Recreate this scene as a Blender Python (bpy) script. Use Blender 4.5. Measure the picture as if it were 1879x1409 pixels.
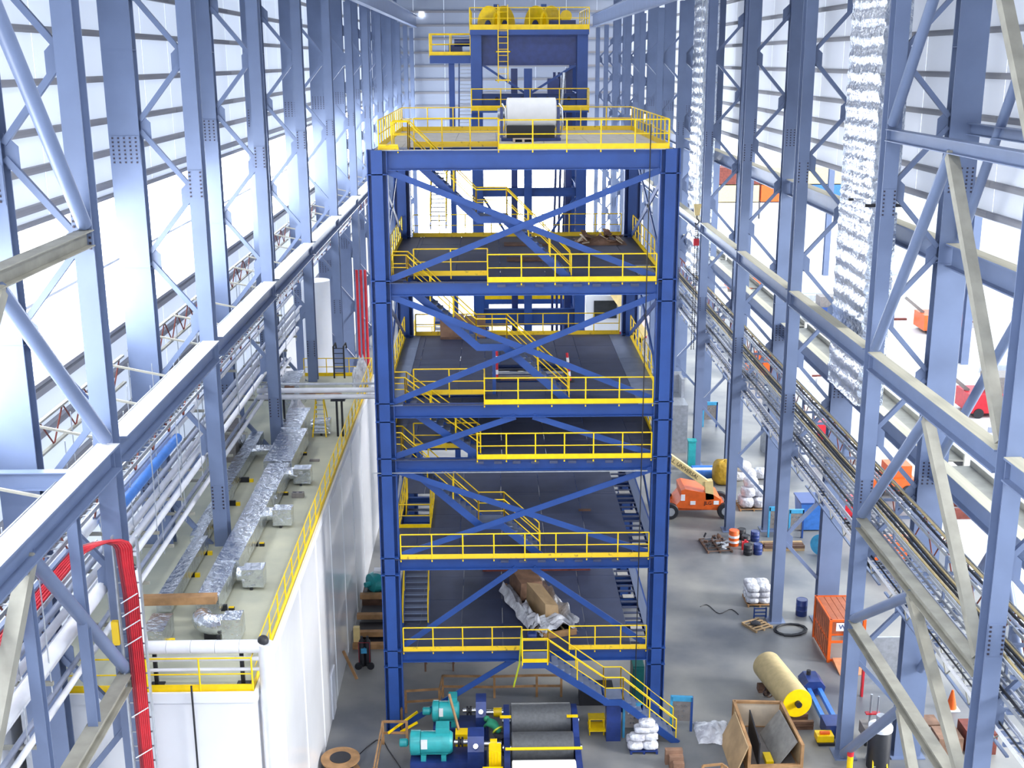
import bpy, math, random
from mathutils import Vector, Matrix, noise
random.seed(7)
for o in list(bpy.data.objects): bpy.data.objects.remove(o)
S = bpy.context.scene
COL = S.collection
PI = math.pi

# ------------------------------------------------------------------ camera
FPX, PITCH, YAW, ROLL, CAMZ = 2196.0, 0.264, 0.016, 0.004, 27.6
PXC, PYC = 939.5, 704.5                       # image centre of the 1879 x 1409 frame
def _axes():
    cy, sy, cp, sp = math.cos(YAW), math.sin(YAW), math.cos(PITCH), math.sin(PITCH)
    f = Vector((sy*cp, cy*cp, -sp)); r = Vector((cy, -sy, 0)); d = f.cross(r)
    c, s = math.cos(ROLL), math.sin(ROLL)
    return c*r + s*d, -s*r + c*d, f
CR, CD, CF = _axes()
cam = bpy.data.cameras.new('camera'); cam.sensor_width = 36.0; cam.sensor_fit = 'HORIZONTAL'
cam.lens = FPX/1879.0*36.0; cam.clip_end = 600
camo = bpy.data.objects.new('camera', cam); COL.objects.link(camo)
camo.matrix_world = Matrix(((CR.x, -CD.x, -CF.x, 0), (CR.y, -CD.y, -CF.y, 0), (CR.z, -CD.z, -CF.z, CAMZ), (0, 0, 0, 1)))
S.camera = camo
def ray(px, py): return CR*((px-PXC)/FPX) + CD*((py-PYC)/FPX) + CF
def onX(px, py, X): v = ray(px, py); p = v*(X/v.x); p.z += CAMZ; return p
def onY(px, py, Y): v = ray(px, py); p = v*(Y/v.y); p.z += CAMZ; return p
def onZ(px, py, Z=0.0): v = ray(px, py); p = v*((Z-CAMZ)/v.z); p.z += CAMZ; return p

# ------------------------------------------------------------------ light
S.view_settings.view_transform = 'Standard'; S.view_settings.look = 'None'
S.view_settings.gamma = 1.0; S.view_settings.use_curve_mapping = False
S.view_settings.exposure = 0.3
wd = bpy.data.worlds.new('world'); S.world = wd; wd.use_nodes = True
bg = wd.node_tree.nodes['Background']; bg.inputs[0].default_value = (0.80, 0.89, 1.0, 1); bg.inputs[1].default_value = 2.3
def area(name, loc, sx, sy, power, col, rot=(0, 0, 0)):
    l = bpy.data.lights.new(name, 'AREA'); l.shape = 'RECTANGLE'; l.size = sx; l.size_y = sy; l.energy = power; l.color = col
    o = bpy.data.objects.new(name, l); COL.objects.link(o); o.location = loc; o.rotation_euler = rot; return o
for yy in (8, 30, 52, 74, 96):          # rows of unseen fill lights added under the roof for overhead light
    for xx in (-3.5, 6.0):
        area('overhead_fill', (xx, yy, 36.3), 3.0, 3.0, 2400 if yy < 10 else 900 if yy < 40 else 420, (0.93, 0.96, 1.0))

sun = bpy.data.lights.new('sun', 'SUN'); sun.energy = 5.0; sun.angle = math.radians(18); sun.color = (1.0, 0.98, 0.95)
suno = bpy.data.objects.new('sun', sun); COL.objects.link(suno); suno.location = (60, 20, 40)
suno.rotation_euler = (-Vector((0.93, -0.22, 0.36))).to_track_quat('-Z', 'Y').to_euler()   # low daylight through the open right side

# ------------------------------------------------------------------ materials
def mat(name, col, rough=0.5, metal=0.0, var=0.12, scale=3.0, bump=0.0, bscale=20.0, col2=None, emit=None, spec=None, thr=None, alpha=None):
    m = bpy.data.materials.new(name); m.use_nodes = True; nt = m.node_tree; b = nt.nodes['Principled BSDF']
    b.inputs['Roughness'].default_value = rough; b.inputs['Metallic'].default_value = metal
    if spec is not None: b.inputs['Specular IOR Level'].default_value = spec
    tc = nt.nodes.new('ShaderNodeTexCoord'); n = nt.nodes.new('ShaderNodeTexNoise')
    n.inputs['Scale'].default_value = scale; n.inputs['Detail'].default_value = 6
    nt.links.new(tc.outputs['Object'], n.inputs['Vector'])
    r = nt.nodes.new('ShaderNodeValToRGB')
    c2 = col2 or tuple(c*(1-var*2) for c in col)
    lo, hi = thr or (0.35, 0.65)
    r.color_ramp.elements[0].position = lo; r.color_ramp.elements[1].position = hi
    r.color_ramp.elements[0].color = (*c2, 1); r.color_ramp.elements[1].color = (*col, 1)
    nt.links.new(n.outputs['Fac'], r.inputs['Fac']); nt.links.new(r.outputs['Color'], b.inputs['Base Color'])
    if bump:
        n2 = nt.nodes.new('ShaderNodeTexNoise'); n2.inputs['Scale'].default_value = bscale; n2.inputs['Detail'].default_value = 4
        nt.links.new(tc.outputs['Object'], n2.inputs['Vector'])
        bp = nt.nodes.new('ShaderNodeBump'); bp.inputs['Strength'].default_value = bump; bp.inputs['Distance'].default_value = 0.1
        nt.links.new(n2.outputs['Fac'], bp.inputs['Height']); nt.links.new(bp.outputs['Normal'], b.inputs['Normal'])
    if emit:
        b.inputs['Emission Color'].default_value = (*emit[:3], 1); b.inputs['Emission Strength'].default_value = emit[3]
    if alpha is not None: b.inputs['Alpha'].default_value = alpha
    return m
M = {}
M['steel'] = mat('grey_blue_steel_paint', (0.16, 0.21, 0.345), 0.42, 0, 0.06, 0.8)
M['steel_dark'] = mat('dusty_steel_paint', (0.34, 0.33, 0.28), 0.6, 0, 0.12, 1.5)
M['dust'] = mat('beige_dust', (0.50, 0.48, 0.38), 0.8, 0, 0.1, 2)
M['bolt'] = mat('bolt_steel', (0.06, 0.05, 0.07), 0.5, 0.4)
M['blue'] = mat('tower_blue_paint', (0.018, 0.066, 0.27), 0.38, 0, 0.08, 1.2)
M['navy'] = mat('machine_blue_paint', (0.02, 0.045, 0.20), 0.35, 0, 0.12, 3)
M['yellow'] = mat('safety_yellow_paint', (0.95, 0.64, 0.0), 0.4, 0, 0.06, 4)
M['yellow_worn'] = mat('worn_yellow_paint', (0.85, 0.56, 0.02), 0.5, 0, 0.1, 6, col2=(0.38, 0.24, 0.03), thr=(0.28, 0.4))
M['deck'] = mat('deck_plate_steel', (0.06, 0.075, 0.145), 0.55, 0.1, 0.15, 1.2)
M['deck_light'] = mat('light_deck_steel', (0.19, 0.235, 0.36), 0.55, 0.1, 0.12, 1.5)
M['deck_top'] = mat('pale_grating', (0.50, 0.48, 0.45), 0.7, 0, 0.08, 5, bump=0.2, bscale=60)
M['concrete'] = mat('floor_concrete', (0.29, 0.285, 0.265), 0.42, 0, 0.15, 0.22, col2=(0.11, 0.12, 0.14), thr=(0.34, 0.66))
M['sunlit_con'] = mat('side_hall_concrete_sunlit', (0.62, 0.62, 0.62), 0.6, 0, 0.1, 0.3)  # paler copy of the floor concrete; bleaching daylight is put into the colour
M['roofcon'] = mat('mezzanine_roof_concrete', (0.52, 0.52, 0.40), 0.7, 0, 0.1, 0.5, col2=(0.40, 0.41, 0.33))
M['white'] = mat('white_wall_sheet', (0.84, 0.86, 0.90), 0.45, 0, 0.03, 0.6)
M['whitegloss'] = mat('glossy_white_wall_sheet', (0.86, 0.87, 0.91), 0.16, 0, 0.02, 0.6, bump=0.05, bscale=0.8)
M['insul'] = mat('white_faced_insulation', (0.80, 0.82, 0.88), 0.5, 0, 0.05, 0.5, bump=0.15, bscale=1.5)
M['shaded_liner'] = mat('wall_liner_painted_shade', (0.40, 0.45, 0.56), 0.5, 0, 0.05, 0.3)  # darker grey-blue lining; the dimmer light on the end wall is painted in
M['girt'] = mat('girt_steel', (0.33, 0.33, 0.36), 0.6, 0, 0.15, 1)
M['foil'] = mat('crinkled_foil', (0.80, 0.84, 0.90), 0.20, 0.95, 0.1, 2.5, bump=0.75, bscale=4.0)
M['galv'] = mat('galvanised_steel', (0.50, 0.53, 0.58), 0.4, 0.6, 0.1, 5)
M['pipewhite'] = mat('white_pipe_jacket', (0.80, 0.81, 0.86), 0.35, 0, 0.05, 2)
M['pipegrey'] = mat('grey_pipe', (0.36, 0.40, 0.52), 0.35, 0.1, 0.1, 2)
M['pipeblue'] = mat('blue_pipe', (0.05, 0.20, 0.62), 0.35)
M['red'] = mat('red_cable_sheath', (0.62, 0.02, 0.035), 0.4, 0, 0.1, 3)
M['darkred'] = mat('dark_red_cable', (0.25, 0.02, 0.035), 0.5, 0, 0.1, 3)
M['rust'] = mat('red_oxide_primer', (0.22, 0.05, 0.035), 0.7, 0, 0.2, 3)
M['black'] = mat('black_rubber', (0.015, 0.016, 0.022), 0.5, 0, 0.1, 5)
M['wood'] = mat('bare_timber', (0.45, 0.25, 0.11), 0.7, 0, 0.2, 2.0, bump=0.1, bscale=8)
M['ply'] = mat('plywood', (0.47, 0.32, 0.17), 0.7, 0, 0.15, 1.5)
M['plypale'] = mat('pale_plywood', (0.66, 0.55, 0.42), 0.7, 0, 0.1, 2)
M['brown'] = mat('brown_cardboard', (0.30, 0.17, 0.11), 0.8, 0, 0.2, 2, bump=0.2, bscale=5)
M['teal'] = mat('teal_motor_paint', (0.03, 0.38, 0.40), 0.35, 0, 0.1, 3)
M['roll_dark'] = mat('rubber_roll', (0.095, 0.10, 0.11), 0.42, 0, 0.12, 8)
M['roll_pale'] = mat('pale_roll', (0.90, 0.90, 0.90), 0.45, 0, 0.03, 3)
M['tan'] = mat('tan_wrapped_roll', (0.56, 0.44, 0.22), 0.5, 0, 0.08, 4)
M['orange'] = mat('orange_paint', (0.80, 0.13, 0.015), 0.4, 0, 0.08, 3)
M['cream'] = mat('cream_paint', (0.85, 0.66, 0.30), 0.4, 0, 0.06, 3)
M['plastic'] = mat('white_plastic_wrap', (0.78, 0.80, 0.84), 0.22, 0, 0.06, 2, bump=0.9, bscale=5, col2=(0.45, 0.45, 0.50))
M['panelgrey'] = mat('control_panel_grey', (0.22, 0.20, 0.19), 0.5, 0, 0.1, 6)
M['skyblue'] = mat('sky_blue_paint', (0.06, 0.36, 0.62), 0.4)
M['cleat'] = mat('brown_timber', (0.16, 0.085, 0.055), 0.7, 0, 0.2, 3)
M['chrome'] = mat('bright_steel', (0.70, 0.72, 0.75), 0.25, 1.0, 0.1, 4)
M['window'] = mat('daylight_panel', (0.9, 0.93, 1.0), 0.4, emit=(0.93, 0.97, 1.0, 11.0))
M['glassdark'] = mat('dark_glass', (0.03, 0.035, 0.04), 0.1)
M['green'] = mat('green_tape', (0.02, 0.26, 0.13), 0.5)
M['lime'] = mat('lime_strap', (0.55, 0.62, 0.03), 0.5)

def translucent(m, col, fac):
    nt = m.node_tree; b = nt.nodes['Principled BSDF']; out = nt.nodes['Material Output']
    tr = nt.nodes.new('ShaderNodeBsdfTranslucent'); tr.inputs[0].default_value = (*col, 1)
    mx = nt.nodes.new('ShaderNodeMixShader'); mx.inputs[0].default_value = fac
    nt.links.new(b.outputs[0], mx.inputs[1]); nt.links.new(tr.outputs[0], mx.inputs[2]); nt.links.new(mx.outputs[0], out.inputs[0])
M['sheet'] = mat('translucent_wall_lining', (0.78, 0.81, 0.88), 0.5, 0, 0.05, 0.5, bump=0.1, bscale=1.5)
translucent(M['sheet'], (0.85, 0.9, 1.0), 0.22)
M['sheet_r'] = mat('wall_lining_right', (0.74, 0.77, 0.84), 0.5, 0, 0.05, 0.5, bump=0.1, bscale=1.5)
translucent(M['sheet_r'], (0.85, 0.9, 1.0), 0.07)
# ------------------------------------------------------------------ mesh helpers
V = Vector
class MB:
    def __init__(s): s.v = []; s.f = []
    def box(s, x0, x1, y0, y1, z0, z1):
        return s.hexa([(x0,y0,z0),(x1,y0,z0),(x1,y1,z0),(x0,y1,z0),(x0,y0,z1),(x1,y0,z1),(x1,y1,z1),(x0,y1,z1)])
    def hexa(s, c):
        n = len(s.v); s.v += [tuple(p) for p in c]
        s.f += [tuple(n+i for i in q) for q in ((0,3,2,1),(4,5,6,7),(0,1,5,4),(1,2,6,5),(2,3,7,6),(3,0,4,7))]; return s
    def frame(s, p0, p1, up):
        p0 = V(p0); p1 = V(p1); a = (p1-p0).normalized(); up = V(up)
        if abs(a.dot(up)) > 0.98: up = V((0, 1, 0)) if abs(a.y) < 0.9 else V((1, 0, 0))
        sd = a.cross(up).normalized(); u = sd.cross(a); return p0, p1, sd, u
    def ob(s, p0, p1, w, h, up=(0,0,1), du=0.0, ds=0.0):
        p0, p1, sd, u = s.frame(p0, p1, up); c = []
        for p in (p0, p1):
            for a, b in ((-1,-1),(1,-1),(1,1),(-1,1)): c.append(p + sd*(ds+a*w/2) + u*(du+b*h/2))
        return s.hexa([c[0],c[1],c[2],c[3],c[4],c[5],c[6],c[7]])
    def ib(s, p0, p1, w, h, t=0.03, up=(0,0,1), tw=None):
        s.ob(p0, p1, w, t, up, h/2-t/2); s.ob(p0, p1, w, t, up, -h/2+t/2); s.ob(p0, p1, tw or t*0.8, h-2*t, up); return s
    def cyl(s, p0, p1, r0, r1=None, n=12, cap=True):
        r1 = r0 if r1 is None else r1; p0, p1, sd, u = s.frame(p0, p1, (0,0,1)); b = len(s.v)
        for p, r in ((p0, r0), (p1, r1)):
            for i in range(n):
                a = 2*PI*i/n; s.v.append(tuple(p + sd*(r*math.cos(a)) + u*(r*math.sin(a))))
        for i in range(n): s.f.append((b+i, b+(i+1)%n, b+n+(i+1)%n, b+n+i))
        if cap: s.f.append(tuple(b+n-1-i for i in range(n))); s.f.append(tuple(b+n+i for i in range(n)))
        return s
    def tube(s, pts, r, n=6):
        pts = [V(p) for p in pts]; b = len(s.v); m = len(pts); prev = None
        for i, p in enumerate(pts):
            t = ((pts[min(i+1, m-1)]-p).normalized() + (p-pts[max(i-1, 0)]).normalized()).normalized()
            if prev is None:
                up = V((0,0,1)) if abs(t.z) < 0.95 else V((0,1,0)); u = (up - t*up.dot(t)).normalized()
            else: u = (prev - t*prev.dot(t)).normalized()
            prev = u; sd = t.cross(u)
            for k in range(n):
                a = 2*PI*k/n; s.v.append(tuple(p + sd*(r*math.cos(a)) + u*(r*math.sin(a))))
        for i in range(m-1):
            for k in range(n): s.f.append((b+i*n+k, b+i*n+(k+1)%n, b+(i+1)*n+(k+1)%n, b+(i+1)*n+k))
        s.f.append(tuple(b+n-1-k for k in range(n))); s.f.append(tuple(b+(m-1)*n+k for k in range(n))); return s
    def lathe(s, c, ax, prof, n=20):
        # prof: list of (distance along axis, radius)
        c = V(c); p0, p1, sd, u = s.frame(c, c+V(ax), (0,0,1)); a = V(ax).normalized(); b = len(s.v)
        for d, r in prof:
            for i in range(n):
                t = 2*PI*i/n; s.v.append(tuple(c + a*d + sd*(r*math.cos(t)) + u*(r*math.sin(t))))
        for j in range(len(prof)-1):
            for i in range(n): s.f.append((b+j*n+i, b+j*n+(i+1)%n, b+(j+1)*n+(i+1)%n, b+(j+1)*n+i))
        s.f.append(tuple(b+n-1-i for i in range(n))); s.f.append(tuple(b+(len(prof)-1)*n+i for i in range(n))); return s
    def prism(s, poly, axis, d0, d1):
        # poly in the two other axes (ordered), extruded along axis 'x','y','z'
        b = len(s.v); n = len(poly)
        for d in (d0, d1):
            for a, c in poly: s.v.append({'x': (d, a, c), 'y': (a, d, c), 'z': (a, c, d)}[axis])
        for i in range(n): s.f.append((b+i, b+(i+1)%n, b+n+(i+1)%n, b+n+i))
        s.f.append(tuple(b+n-1-i for i in range(n))); s.f.append(tuple(b+n+i for i in range(n))); return s
    def grid(s, fn, nu, nv):
        b = len(s.v)
        for j in range(nv+1):
            for i in range(nu+1): s.v.append(tuple(fn(i/nu, j/nv)))
        for j in range(nv):
            for i in range(nu):
                k = b+j*(nu+1)+i; s.f.append((k, k+1, k+nu+2, k+nu+1))
        return s
    def sphere(s, c, rx, ry, rz, nu=12, nv=8):
        return s.grid(lambda u, v: (c[0]+rx*math.cos(2*PI*u)*math.sin(PI*v), c[1]+ry*math.sin(2*PI*u)*math.sin(PI*v), c[2]+rz*math.cos(PI*v)), nu, nv)
    def rot(s, ang, c=(0,0,0), axis='Z'):
        R = Matrix.Rotation(ang, 3, axis); c = V(c); s.v = [tuple(R @ (V(p)-c) + c) for p in s.v]; return s
    def mv(s, d): s.v = [(p[0]+d[0], p[1]+d[1], p[2]+d[2]) for p in s.v]; return s
    def mesh(s, name, m, off=(0,0,0), smooth=None):
        me = bpy.data.meshes.new(name)
        me.from_pydata([(p[0]-off[0], p[1]-off[1], p[2]-off[2]) for p in s.v], [], s.f)
        me.materials.append(M[m] if isinstance(m, str) else m)
        if smooth is not None:
            me.polygons.foreach_set('use_smooth', [True]*len(me.polygons)); me.set_sharp_from_angle(angle=math.radians(smooth))
        me.update(); return me
W = {}                                           # world position of each object's origin
def put(name, me, parent=None, wloc=(0,0,0)):
    o = bpy.data.objects.new(name, me); COL.objects.link(o); o.parent = parent
    w = V(wloc); o.location = w - W[parent.name] if parent else w; W[o.name] = w; return o
def build(mb, name, m, parent=None, smooth=None):
    w = W[parent.name] if parent else V((0,0,0))
    if parent is None:                            # origin at the base of a lone thing
        xs = [p[0] for p in mb.v]; ys = [p[1] for p in mb.v]
        w = V(((min(xs)+max(xs))/2, (min(ys)+max(ys))/2, min(p[2] for p in mb.v)))
    return put(name, mb.mesh(name, m, w, smooth), parent, w)
def tag(o, label, cat, group=None, kind=None):
    o['label'] = label; o['category'] = cat
    if group: o['group'] = group
    if kind: o['kind'] = kind
    return o
def thing(name, label, cat, loc=(0,0,0), group=None): return tag(put(name, None, None, loc), label, cat, group)
def struct(o, label=None):
    o['kind'] = 'structure'
    if label: o['label'] = label
    return o
def copy_tree(o, parent=None):
    c = o.copy(); COL.objects.link(c); c.parent = parent; W[c.name] = W[o.name].copy()
    for ch in [x for x in bpy.data.objects if x.parent == o]: copy_tree(ch, c)
    return c
KIDS = {}
def clone(root, loc, rz=0, label=None, group=None):
    c = copy_tree(root); c.location = loc; c.rotation_euler = (0, 0, rz)
    if label: c['label'] = label
    if group: c['group'] = group
    return c
UNIT = {}
def brick(name, m, parent, x0, x1, y0, y1, z0, z1):       # box piece sharing one unit mesh per material
    k = (name, m)
    if k not in UNIT: UNIT[k] = MB().box(-.5, .5, -.5, .5, -.5, .5).mesh(name, m)
    c = V(((x0+x1)/2, (y0+y1)/2, (z0+z1)/2))
    o = put(name, UNIT[k], parent, c); o.scale = (x1-x0, y1-y0, z1-z0); return o
def sheet(name, m, parent, axis, d, a0, a1, z0, z1):         # one thin wall sheet, shared mesh
    k = (name, m, axis)
    if k not in UNIT:
        mb = MB(); mb.v = [(0,-.5,-.5),(0,.5,-.5),(0,.5,.5),(0,-.5,.5)] if axis == 'x' else [(-.5,0,-.5),(.5,0,-.5),(.5,0,.5),(-.5,0,.5)]
        mb.f = [(0,1,2,3)]; UNIT[k] = mb.mesh(name, m)
    o = put(name, UNIT[k], parent, (d, (a0+a1)/2, (z0+z1)/2) if axis == 'x' else ((a0+a1)/2, d, (z0+z1)/2))
    o.scale = (1, a1-a0, z1-z0) if axis == 'x' else (a1-a0, 1, z1-z0); return o
ORD = ['first', 'second', 'third', 'fourth', 'fifth', 'sixth', 'seventh', 'eighth', 'ninth', 'tenth', 'eleventh', 'twelfth']
# ================================================================== HALL
BAYS = [31.1 + 12.2*i for i in range(12)]        # frame lines (31.1 .. 165.3)
YB = 167.0
fl = struct(build(MB().box(-16, 26, -4, YB+1, -0.3, 0), 'floor', 'concrete'), 'grey concrete shop floor with dark stains')
struct(build(MB().box(26, 90, -4, YB+60, -0.3, -0.002), 'floor', 'sunlit_con'), 'concrete floor of the side hall, bleaching daylight painted in as a paler tone')
struct(build(MB().box(-15.2, 18.6, -4, YB, 37.0, 37.3), 'ceiling', 'girt'), 'dark roof deck')

struct(build(MB().box(-14.5, 18.4, -4.1, -3.9, 0, 37), 'wall_front', 'insul'), 'end wall behind the camera')
# left wall: cladding bays, daylight panel band, girts
LX = -14.2
wl = struct(build(MB().box(LX-0.30, LX-0.25, 0, YB, -0.1, 9.5), 'wall_left', 'insul'), 'white insulated left wall with horizontal girts')
edges = [6.7] + [BAYS[0]-12.2] + BAYS
GZ = [34.9, 33.4, 31.8, 30.2, 28.6, 27.0, 25.5, 24.35, 23.2]
GZL = [17.6, 16.3, 14.6, 12.6, 10.6]
for i in range(len(edges)-1):
    a, b = edges[i], edges[i+1]
    n = 3
    for k in range(n):
        y0 = a+(b-a)*k/n; y1 = a+(b-a)*(k+1)/n
        sheet('wall_panel', 'sheet', wl, 'x', LX-0.17, y0+0.01, y1-0.01, 22.75, 37)
        sheet('wall_panel', 'sheet', wl, 'x', LX-0.17, y0+0.01, y1-0.01, 9.5, 17.9)
    for z in GZ + GZL:
        brick('girt', 'girt', wl, LX-0.17, LX+0.03, a+0.02, b-0.02, z-0.11, z+0.11)
    w = struct(put('window_%d' % (i+1), None, None, (LX, a, 17.9)), 'blown-out daylight panel band, bay %d of the left wall' % (i+1))
    for k in range(n):
        y0 = a+(b-a)*k/n; y1 = a+(b-a)*(k+1)/n
        for z0, z1 in ((17.9, 20.3), (20.33, 22.75)):
            brick('pane', 'window', w, LX-0.25, LX-0.2, y0+0.02, y1-0.02, z0, z1)
    brick('sill', 'girt', w, LX-0.2, LX+0.03, a, b, 17.82, 17.95); brick('transom', 'insul', w, LX-0.2, LX-0.12, a, b, 20.26, 20.36)
    brick('head', 'girt', w, LX-0.2, LX+0.03, a, b, 22.7, 22.82)

# right wall: clad only above the side hall opening
RX = 18.0
wr = struct(build(MB().box(RX+0.27, RX+0.32, 0, YB, 36.9, 37.0), 'wall_right', 'insul'), 'white insulated upper right wall with horizontal girts')
for i in range(len(edges)-1):
    a, b = edges[i], edges[i+1]
    for k in range(3):
        y0 = a+(b-a)*k/3; y1 = a+(b-a)*(k+1)/3
        sheet('wall_panel', 'sheet_r', wr, 'x', RX+0.17, y0+0.01, y1-0.01, 21.9, 37)
    for z in GZ + [22.1]:
        brick('girt', 'girt', wr, RX-0.03, RX+0.17, a+0.02, b-0.02, z-0.11, z+0.11)

# back wall
wb = struct(build(MB().box(-14.4, 18.3, YB+0.3, YB+0.35, 36.8, 37), 'wall_back', 'insul'), 'pale panelled end wall of the hall')
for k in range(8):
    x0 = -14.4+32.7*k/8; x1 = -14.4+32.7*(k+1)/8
    brick('wall_panel', 'shaded_liner', wb, x0+0.01, x1-0.01, YB+0.2, YB+0.28, 16.3, 37)
    brick('wall_panel', 'shaded_liner', wb, x0+0.01, x1-0.01, YB+0.2, YB+0.28, 0, 3.0)
for k in range(12):
    z = 16.4 + 1.75*k; brick('girt', 'girt', wb, -14.3, 18.2, YB, YB+0.2, z-0.14, z+0.14)
w = struct(put('window_20', None, None, (2, YB, 3)), 'blown-out daylight panels low on the end wall')
for k in range(8):
    x0 = -14.4+32.7*k/8; x1 = -14.4+32.7*(k+1)/8
    for z0, z1 in ((3, 9.6), (9.65, 16.3)): brick('pane', 'window', w, x0+0.03, x1-0.03, YB+0.2, YB+0.25, z0, z1)
el = build(MB().box(-9.5, -8.9, YB-0.15, YB, 33.3, 33.9), 'wall_lamp', mat('lamp_face', (1, 1, 1), emit=(1, 1, 1, 6)))
tag(el, 'small square white lamp high on the end wall', 'lamp')

# laced columns -------------------------------------------------------
IXL, OXL, IXR, OXR = -10.5, -12.9, 14.25, 16.8
def laced(side, z0):
    ix, ox = (IXL, OXL) if side < 0 else (IXR, OXR)
    t = thing('laced_column', '', 'column', (ix, 0, z0), ('left' if side < 0 else 'right')+' wall laced columns')
    q = -1 if side < 0 else 1
    build(MB().ib((ix, 0, z0), (ix, 0, 31.8), 0.52, 0.62, 0.04, (0, 1, 0)), 'inner_column', 'steel', t)
    build(MB().ib((ox, 0, z0), (ox, 0, 36.9), 1.08, 0.5, 0.045, (0, 1, 0)), 'outer_column', 'steel', t)
    xi = ix + q*0.26; xo = ox - q*0.54
    z = 30.1; out = True
    while z > z0 + 2.5:
        a, b = ((xo, z), (xi, z-2.33)) if out else ((xi, z), (xo, z-2.33))
        build(MB().ob((a[0], 0.0, a[1]-0.18), (b[0], 0.0, b[1]+0.18), 0.15, 0.17), 'lacing_bar', 'steel', t)
        build(MB().prism([(a[0], a[1]-0.45), (a[0]+(-q if not out else q)*(-0.0), a[1]+0.45), (a[0]+(b[0]-a[0])*0.22, a[1]+0.1), (a[0]+(b[0]-a[0])*0.22, a[1]-0.55)], 'y', -0.012, 0.012), 'gusset_plate', 'steel', t)
        z -= 2.33; out = not out
    # splices with bolts
    for cx, w, zs in ((ix, 0.5, 23.4 if side < 0 else 22.6), (ox, 1.06, 24.6 if side < 0 else 23.4), (ix, 0.5, 11.6), (ox, 1.06, 12.3)):
        if zs < z0+1: continue
        h = 0.62 if w < 0.8 else 0.5; y = -h/2 - 0.012
        sp = build(MB().box(cx-w/2, cx+w/2, y-0.012, y+0.012, zs-0.5, zs+0.5), 'splice_plate', 'steel', t)
        mb = MB(); n = 2 if w < 0.8 else 5
        for i in range(n):
            for j in range(7):
                x = cx - w*0.38 + w*0.76*i/(n-1); zz = zs - 0.42 + 0.14*j
                mb.box(x-0.028, x+0.028, y-0.04, y, zz-0.028, zz+0.028)
        bo = build(mb, 'bolt', 'bolt', sp); bo['kind'] = 'stuff'
    for zs in (28.0, 20.4, 14.0):                              # stiffeners across the web
        if zs < z0: continue
        build(MB().box(ox-0.54, ox+0.54, -0.26, 0.26, zs-0.015, zs+0.015), 'stiffener', 'steel', t)
    if z0 < 1: build(MB().box(ix-0.45, ix+0.45, -0.45, 0.45, 0, 0.05), 'base_plate', 'steel', t); build(MB().box(ox-0.7, ox+0.7, -0.45, 0.45, 0, 0.05), 'base_plate', 'steel', t)
    return t
pl, pr = laced(-1, 0.0), laced(1, 0.0)
for i, y in enumerate(BAYS):
    for side, p in ((-1, pl), (1, pr)):
        ix = IXL if side < 0 else IXR
        sd = 'left' if side < 0 else 'right'
        if i == 0:
            t = p; t.location.y = y
        else: t = clone(p, (ix, y, 0))
        t['label'] = ('nearest' if i == 0 else 'farthest' if i == 11 else ORD[i]) + ' laced grey-blue steel double column %s the %s wall%s' % ('on' if i in (0, 11) else 'from the camera along', sd, '')

# girders of both sides: one per bay
def girder(name, label, group, x, y0, y1, z, w, h, m='steel', t=0.05, top='dust'):
    g = tag(build(MB().ib((x, y0, z), (x, y1, z), w, h, t), name, m), label, 'girder', group)
    brick('dusty_top', top, g, x-w/2+0.01, x+w/2-0.01, y0, y1, z+h/2, z+h/2+0.012)
    return g
for i in range(-1, 11):
    y0 = (BAYS[i] if i >= 0 else 6.7)+0.32; y1 = BAYS[i+1]-0.32
    nm = 'near' if i < 0 else ORD[i]
    gl = lambda what: '%s-bay %s' % (nm, what)
    girder('girder', gl('white-topped steel girder along the left inner columns'), 'left inner girders', -10.35, y0, y1, 17.35, 0.62, 0.72, 'steel', top='pipewhite')
    girder('girder', gl('dusty-topped steel girder along the right inner columns'), 'right inner girders', 14.15, y0, y1, 16.75, 0.5, 0.68)
    girder('girder', gl('heavy girder under the right wall cladding'), 'right wall girders', 16.75, y0, y1, 20.7, 0.6, 0.85)
    girder('girder', gl('crane girder with brown walkway between right outer columns'), 'right lower girders', 16.85, y0, y1, 12.5, 0.5, 0.8)
    wk = tag(build(MB().box(17.15, 18.15, y0, y1, 12.55, 12.6).box(18.15, 18.2, y0, y1, 12.2, 12.85), 'walkway', 'steel_dark'), gl('dusty walkway plate beside the right lower girder'), 'walkway', 'right walkway plates')
for x, sd in ((-9.9, 'left'), (13.6, 'right')):
    t = thing('crane_runway', 'overhead crane runway girder high on the %s side' % sd, 'crane runway', (x, 6, 31.8), 'crane runways')
    build(MB().ib((x, 6, 32.6), (x, YB-1, 32.6), 0.55, 1.5, 0.05), 'girder', 'steel', t)
    build(MB().box(x-0.05, x+0.05, 6, YB-1, 33.35, 33.5), 'rail', 'chrome', t)

# chevron bracing bays
def chevron(t, x, ya, yb, za, zb, m0='steel', m1='steel_dark', r=0.19):
    ym = (ya+yb)/2
    build(MB().cyl((x, ya, zb), (x, ym, za), r, n=10), 'brace', m0, t, 40)
    build(MB().ob((x, yb, zb), (x, ym, za), 0.34, 0.3), 'brace', m1, t)
t = thing('bracing_frame', 'chevron steel bracing between the two nearest right columns', 'bracing', (14.15, 37.2, 0))
x = 14.15
for z in (25.0, 10.3, 6.0):
    build(MB().ib((x, 31.4, z), (x, 43.0, z), 0.42, 0.42, 0.03), 'strut', 'steel' if z > 20 else 'steel_dark', t)
for za, zb in ((33, 25.4), (24.8, 17.3), (16.3, 10.7), (10.0, 6.3), (5.7, 0.3)): chevron(t, x, 42.9, 31.5, za, zb)
t = thing('bracing_frame', 'chevron steel bracing beside the nearest left column', 'bracing', (-10.4, 25, 10))
for z, m in ((23.25, 'steel_dark'), (10.85, 'steel_dark')):
    build(MB().ib((-10.4, 19.2, z), (-10.4, 30.8, z), 0.40, 0.42, 0.03), 'strut', m, t)
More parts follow.
